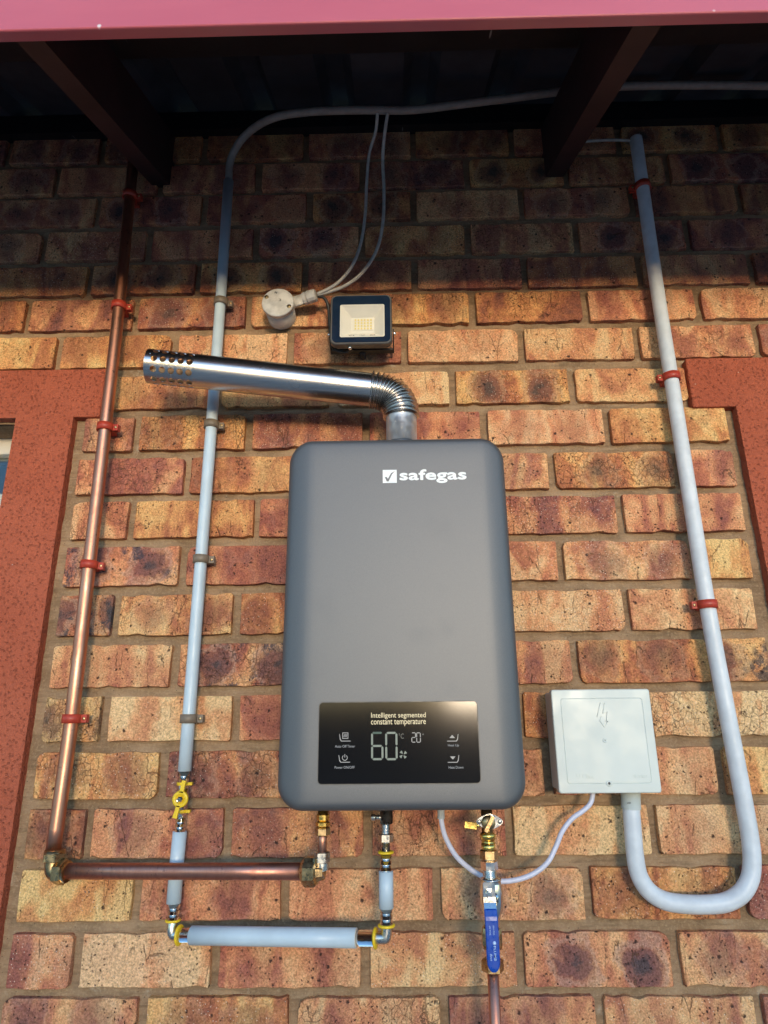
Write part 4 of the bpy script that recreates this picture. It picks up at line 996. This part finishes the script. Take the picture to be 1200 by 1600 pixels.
q = MB(); H0, H1 = VZ(1448), VZ(1370); L = H1-H0
q.lathe((VX+.001,VY,H0), (VX+.001,VY,H1), [(0,0),(0,.0085),(.004,.0095),(.012,.0100),(.020,.0145),(.030,.0158),(.042,.0158),(.052,.0140),(.058,.0128),(.058,.0142),(L-.004,.0142),(L-.002,.0125),(L,.0105),(L,0)], 26); 
q.lathe((VX,VY,VZ(1400)), (VX,VY-.030,VZ(1400)), [(0,.010),(.018,.0085),(.018,.006),(.026,.006)], 20)
q.build('valve_body', 'chrome', cw)
# lever: steel strap, then the blue grip, stepping away from the body
def strap(prof, hw, th, taper=None):
    """prof: (z, y) from top to tip; hw the half width at each"""
    mb = MB(); vs = []
    for (z, y, h) in prof:
        vs += [(LX-h, y, z), (LX+h, y, z), (LX+h, y+th, z), (LX-h, y+th, z)]
    n = len(prof)
    fs = [(4*i+k, 4*i+(k+1) % 4, 4*(i+1)+(k+1) % 4, 4*(i+1)+k) for i in range(n-1) for k in range(4)]+[(0,1,2,3), tuple(4*(n-1)+k for k in range(4))]
    return mb.add(vs, fs)
LY = VY-.026
def LZ(y): return {1381: 1.2405, 1384: 1.2382, 1398: 1.2277, 1404: 1.2232, 1413: 1.2166, 1421: 1.2106, 1423: 1.2092, 1424: 1.2084, 1432: 1.2025, 1438: 1.1981, 1453: 1.1872, 1456: 1.1850, 1473: 1.1728, 1475: 1.1713, 1489: 1.1613, 1495: 1.1570, 1500: 1.1535, 1508: 1.1478, 1513: 1.1443, 1517: 1.1415, 1519: 1.1401}[y]
LX = (0.1197, -0.1340, 1.1894)[0]
strap([(LZ(1381),LY,.0060),(LZ(1384),LY,.0080),(LZ(1404),LY,.0080),(LZ(1413),LY-.0005,.0080),(LZ(1424),LY-.006,.0080)], .009, .0024).build('lever', 'chrome', cw)
gr = MB(); prof = [(1421,-.0046,.0082),(1423,-.0062,.0084),(1432,-.0090,.0084),(1438,-.0100,.0084),(1475,-.0100,.0084),(1500,-.0100,.0084),(1508,-.0100,.0080),(1513,-.0100,.0066),(1517,-.0098,.0046),(1519,-.0094,.0025)]
gv = []
for y_, dy, h in prof:
    z = LZ(y_); b = .0012 if h > .004 else .0005
    gv += [(LX-h, LY+dy+b, z), (LX-h+b, LY+dy, z), (LX+h-b, LY+dy, z), (LX+h, LY+dy+b, z), (LX+h, LY+dy+.0042, z), (LX-h, LY+dy+.0042, z)]
n = len(prof); gr.add(gv, [(6*i+k, 6*i+(k+1) % 6, 6*(i+1)+(k+1) % 6, 6*(i+1)+k) for i in range(n-1) for k in range(6)]+[tuple(range(6)), tuple(6*(n-1)+k for k in range(6))])
grip = gr.build('lever_grip', 'blue', cw)
ly = LY-.0102
a = LZ(1456); text('lettering', '600 WOG', 'print_pale', grip, LX-.0028, LZ(1453), ly, .0105, .0017, .0, .0002, rot=-math.pi/2)
text('lettering', 'DN15 PN25', 'print_pale', grip, LX+.0020, LZ(1453), ly, .0105, .0017, .0, .0002, rot=-math.pi/2)
MB().lathe((LX+.0022,ly+.0002,LZ(1473)), (LX+.0022,ly-.0002,LZ(1473)), [(0,.0022),(.0003,.0022),(.0003,0)], 16).build('round_mark', 'print_pale', grip)
text('lettering', 'PLUMB', 'print_pale', grip, LX+.0022, LZ(1489), ly, .0165, .0030, .02, .0002, rot=-math.pi/2)
text('lettering', 'Best', 'print_pale', grip, LX-.0028, LZ(1495), ly, .0080, .0026, .0, .0002, rot=-math.pi/2, shear=.3)
zb_ = LZ(1398)
MB().lathe((LX,LY-.0001,zb_), (LX,LY-.007,zb_), [(0,.0062),(.0008,.0062),(.0008,.0050),(.0038,.0050),(.0044,.0044),(.0044,.0030),(.0060,.0030),(.0060,0)], 6, False).build('lever_nut', 'chrome', cw)
# lower union: tailpiece, wing nut behind the lever, dark hex nut, then copper
VY2 = -.088
q = MB(); q.tube([(VX+.001,VY,VZ(1450)),(VX,VY2,VZ(1500))], .0085, 20); q.build('tailpiece', 'nickel', cw)
q = MB(); q.lathe((VX,VY2,VZ(1488)), (VX,VY2,VZ(1458)), [(0,.0100),(.001,.0125),(.006,.0142),(.020,.0142),(.026,.0125),(.028,.010)], 8, False); q.build('wing_nut', 'brass_dark', cw)
q = MB(); q.hexnut((VX-.001,VY2,VZ(1523)), (VX-.001,VY2,VZ(1503)), .0150); q.build('nut', 'brass_dark', cw)
sp = thing('supply_pipe', 'straight copper supply pipe rising from below into the blue lever valve', 'pipe', (VX, -.080, 0))
MB().tube([(VX-.001,VY2,VZ(1515)), (VX-.001,VY2,1.02), (VX-.001,-.086,.5), (VX-.001,-.084,.0)], .0076, 20).build('tube', 'copper_dull', sp)
for z in (.45, .85):
    q = MB(); q.lathe((VX-.001,VY2+.001,z-.006), (VX-.001,VY2+.001,z+.006), [(0,.008),(0,.0105),(.012,.0105),(.012,.008),(0,.008)], 20); q.box((VX-.007,VY2+.010,z-.005),(VX+.005,-.0005,z+.005),.0008); q.build('stand_off', 'red_plastic', sp)

# ================================================================ ROUND BOX, CABLES, FLOODLIGHT
rb = thing('round_junction_box', 'weathered round white junction box with two lid screws, left of the floodlight', 'junction box', ((-0.2156, -0.0500, 2.2075)[0], 0, (-0.2156, -0.0500, 2.2075)[2]))
c = Vector((-0.2156, -0.0500, 2.2075)); c0_ = Vector((c.x, 0, c.z))
MB().lathe(c0_, c, [(0,.0275),(.0435,.0285),(.0435,0)], 40).build('body', 'box_dirty', rb)
MB().lathe((c.x,-.0430,c.z), (c.x,-.06,c.z), [(0,.0285),(0,.0308),(.0055,.0308),(.0070,.0300),(.0074,.0285),(.0074,0)], 44).build('lid', 'box_dirty', rb)
ll = rb.children[-1]
lids = [o for o in rb.children if o.name.startswith('lid')][0]
for (px_, pz_) in ((-0.2374, 2.2191), (-0.1938, 2.1975)):
    s_ = (px_, 0, pz_); MB().lathe((s_[0],-.0503,s_[2]), (s_[0],-.0522,s_[2]), [(0,.0042),(.0006,.0042),(.0002,.0030),(.0012,.0028),(.0012,0)], 14).build('screw', 'brass_dark', lids)
for (px_, pz_, tx) in ((-0.2200,2.2287,'~'),(-0.2114,2.2121,'3')):
    s_ = (px_, 0, pz_); text('moulded_mark', tx, 'print_grey', lids, s_[0], s_[2], -.0503, .0052, .0055, .01, .0004)
g0, g1 = Vector((-0.1938, -0.0280, 2.2198)), Vector((-0.1337, -0.0450, 2.2293)); gd = (g1-g0).normalized(); L = (g1-g0).length
MB().lathe(g0, g1, [(0,.0108),(L*.45,.0104),(L*.45,.0104),(L*.47,0)], 24).build('spout', 'box_dirty', rb)
q = MB(); q.lathe(g0+gd*L*.42, g1, [(0,0),(0,.0118),(.002,.0122),(.0065,.0122),(.0070,.0100),(.0085,.0100),(.0085,.0120),(.0100,.0126),(.024,.0122),(.026,.0105),(.026,.0)], 12, False); q.build('gland', 'box_dirty', rb)
ca = spline([(-0.1413, -0.0430, 2.2295), (-0.1210, -0.0500, 2.2340), (-0.0962, -0.0550, 2.2499), (-0.0719, -0.0550, 2.2873), (-0.0563, -0.0500, 2.3462), (-0.0487, -0.0500, 2.4154), (-0.0459, -0.0550, 2.4821), (-0.0400, -0.0700, 2.5399), (-0.0260, -0.1000, 2.5647), (-0.0213, -0.1280, 2.5804)], 7)
build_top(MB().tube(ca, .0031, 12), 'cable', 'cable_grey', (-0.1361, -0.0450, 2.2294), 'thin grey cable rising from the round box, the left one of the pair', 'cable', 'cables from the round junction box')
ca = spline([(-0.1415, -0.0410, 2.2281), (-0.1190, -0.0450, 2.2319), (-0.0867, -0.0500, 2.2419), (-0.0549, -0.0500, 2.2702), (-0.0276, -0.0450, 2.3240), (-0.0146, -0.0450, 2.3878), (-0.0113, -0.0500, 2.4619), (-0.0130, -0.0650, 2.5280), (-0.0083, -0.1000, 2.5560), (-0.0013, -0.1280, 2.5798)], 7)
build_top(MB().tube(ca, .0033, 12), 'cable', 'cable_grey', (-0.1336, -0.0450, 2.2265), 'thin grey cable rising from the round box, the right one of the pair', 'cable', 'cables from the round junction box')
ca = spline([(-0.1403, -0.0400, 2.2259), (-0.1279, -0.0400, 2.2213), (-0.1207, -0.0350, 2.2046), (-0.1182, -0.0300, 2.1724), (-0.1158, -0.0250, 2.1405), (-0.1069, -0.0250, 2.1181), (-0.0870, -0.0300, 2.1078), (-0.0716, -0.0450, 2.1065)], 7)
build_top(MB().tube(ca, .0030, 10), 'cable', 'black', (-0.1379, -0.0300, 2.2345), 'short black flex looping from the round box behind the floodlight', 'cable')

fd = thing('floodlight', 'small square LED floodlight with dark blue bezel and ivory reflector', 'floodlight', (-.0556, 0, 2.10))
fc = ((-.1124+.0011)/2, (2.1003+2.2051)/2); fw, fh = .1135, .1048
def loopf(w, h, r, y): return [(x, y, z) for x, z in rrect(fc[0], fc[1], w, h, r, 5)]
def lofted(loops, cap0=True, cap1=True):
    n = len(loops[0]); fs = [(k*n+i, k*n+(i+1) % n, (k+1)*n+(i+1) % n, (k+1)*n+i) for k in range(len(loops)-1) for i in range(n)]
    if cap1: fs.append(tuple((len(loops)-1)*n+i for i in range(n)))
    if cap0: fs.append(tuple(reversed(range(n))))
    return MB().add([p for l in loops for p in l], fs)
lofted([loopf(fw*.80, fh*.78, .008, -.036), loopf(fw*.92, fh*.92, .010, -.050), loopf(fw, fh, .011, -.058), loopf(fw, fh, .011, -.0695), loopf(fw-.003, fh-.003, .010, -.0715), loopf(fw-.0065, fh-.0065, .0095, -.0715)], True, False).build('housing', 'grey_rim', fd)
rw, rh = .0820, .0690; rc = ((-0.0536, -0.0720, 2.1485)[0], (-0.0536, -0.0720, 2.1485)[2])
def lr(w, h, r, y): return [(x, y, z) for x, z in rrect(rc[0], rc[1], w, h, r, 5)]
bz = lofted([loopf(fw-.0068, fh-.0068, .0095, -.0712), loopf(fw-.0068, fh-.0068, .0095, -.0724), lr(rw, rh, .003, -.0724)], False, False)
bz.build('bezel', 'navy', fd)
rf = lofted([lr(rw-.0002, rh-.0002, .003, -.0725), lr(rw-.003, rh-.003, .003, -.0725), lr(rw-.004, rh-.004, .003, -.0715), lr(.044, .034, .002, -.0560), lr(.042, .032, .002, -.0560)], False, True)
rfo = rf.build('reflector', 'reflector', fd)
hz0 = rc[1]+.002
MB().box((rc[0]+.002-.0195,-.0568,hz0-.0125),(rc[0]+.002+.0175,-.0562,hz0+.0125)).build('led_board', 'reflector', rfo)
chips = MB()
for i in range(6):
    for j in range(4): x, z = rc[0]+.001-.0145+i*.0058, hz0-.0090+j*.0060; chips.box((x-.0016,-.0576,z-.0019),(x+.0016,-.0569,z+.0019))
chips.build('led_chips', 'led', rfo)
for tx, px_ in (('900LM', -0.0734), ('120°', -0.0535), ('IP65', -0.0348)):
    s_ = (px_, 0, 0); text('lettering', tx, 'print_grey', rfo, s_[0], rc[1]-rh/2+.0060, -.0680, .0095, .0028, .005, .0002)
# yoke: side arms to a bar on the wall
zbar = (-0.0561, -0.0220, 2.1148)[2]
for sx in (-1, 1):
    x = fc[0]+sx*(fw/2+.0022)
    MB().add([(x+a, y, z) for a in (-.0011,.0011) for y, z in ((-.054,2.142),(-.054,2.130),(-.029,zbar-.0015),(-.015,zbar-.0015),(-.015,zbar+.012),(-.038,2.142))], [tuple(range(6)), tuple(range(11,5,-1))]+[(i_, (i_+1) % 6, 6+(i_+1) % 6, 6+i_) for i_ in range(6)]).build('bracket_arm', 'black', fd)
    MB().lathe((x+sx*.0011,-.047,2.1360), (x+sx*.01,-.047,2.1360), [(0,.0035),(.003,.0035),(.0038,.0028),(.0038,0)], 10).build('bracket_bolt', 'chrome', fd)
MB().box((fc[0]-fw/2-.0033,-.0290,zbar-.0018),(fc[0]+fw/2+.0033,-.0150,zbar+.0018),.0006).build('bracket_bar', 'black', fd)
MB().lathe((fc[0],-.022,zbar), (fc[0],0,zbar), [(0,0),(0,.006),(.022,.006)], 12).build('wall_bolt', 'black', fd)
MB().lathe((fc[0]-.021,-.058,2.099), (fc[0]-.021,-.068,2.099), [(0,.0030),(.006,.0030),(.006,0)], 10).build('cover_screw', 'chrome', fd)

# ================================================================ GARDEN BEHIND THE CAMERA (seen only in reflections)
gw = thing('garden_wall', 'low brown precast garden wall across the yard facing the house', 'wall', (3, -16, 0))
for i in range(9):
    x = .5+i*2.0; MB().box((x-.07,-16.08,0),(x+.07,-15.92,1.75),.01).build('post', 'garden_block', gw)
    for j in range(5): MB().box((x+.07,-16.03,.02+j*.34),(x+1.93,-15.97,.02+j*.34+.33),.01).build('panel', 'garden_block', gw)
hd_ = thing('hedge', 'clipped dark green hedge across the yard left of the garden wall', 'hedge', (-6, -16, 0))
hm = MB(); hr_ = random.Random(5)
for _ in range(11000):
    x, y, z = hr_.uniform(-14,.4), hr_.uniform(-16.5,-15.6), hr_.uniform(0,1.75)
    a = hr_.uniform(0,6.28); s_ = hr_.uniform(.05,.09); dx, dy, dz = math.cos(a)*s_, math.sin(a)*s_, hr_.uniform(-s_, s_)
    hm.add([(x-dx,y-dy,z),(x+dz,y-dx,z-s_),(x+dx,y+dy,z+dz),(x,y+dx,z+s_)], [(0,1,2,3)])
hm.build('foliage', 'leaf', hd_)
stem = MB()
for i in range(20): stem.tube([(-13.8+i*.70,-16,0),(-13.8+i*.70,-16,1.55)], .03, 8)
stem.build('stems', 'garden_block', hd_)
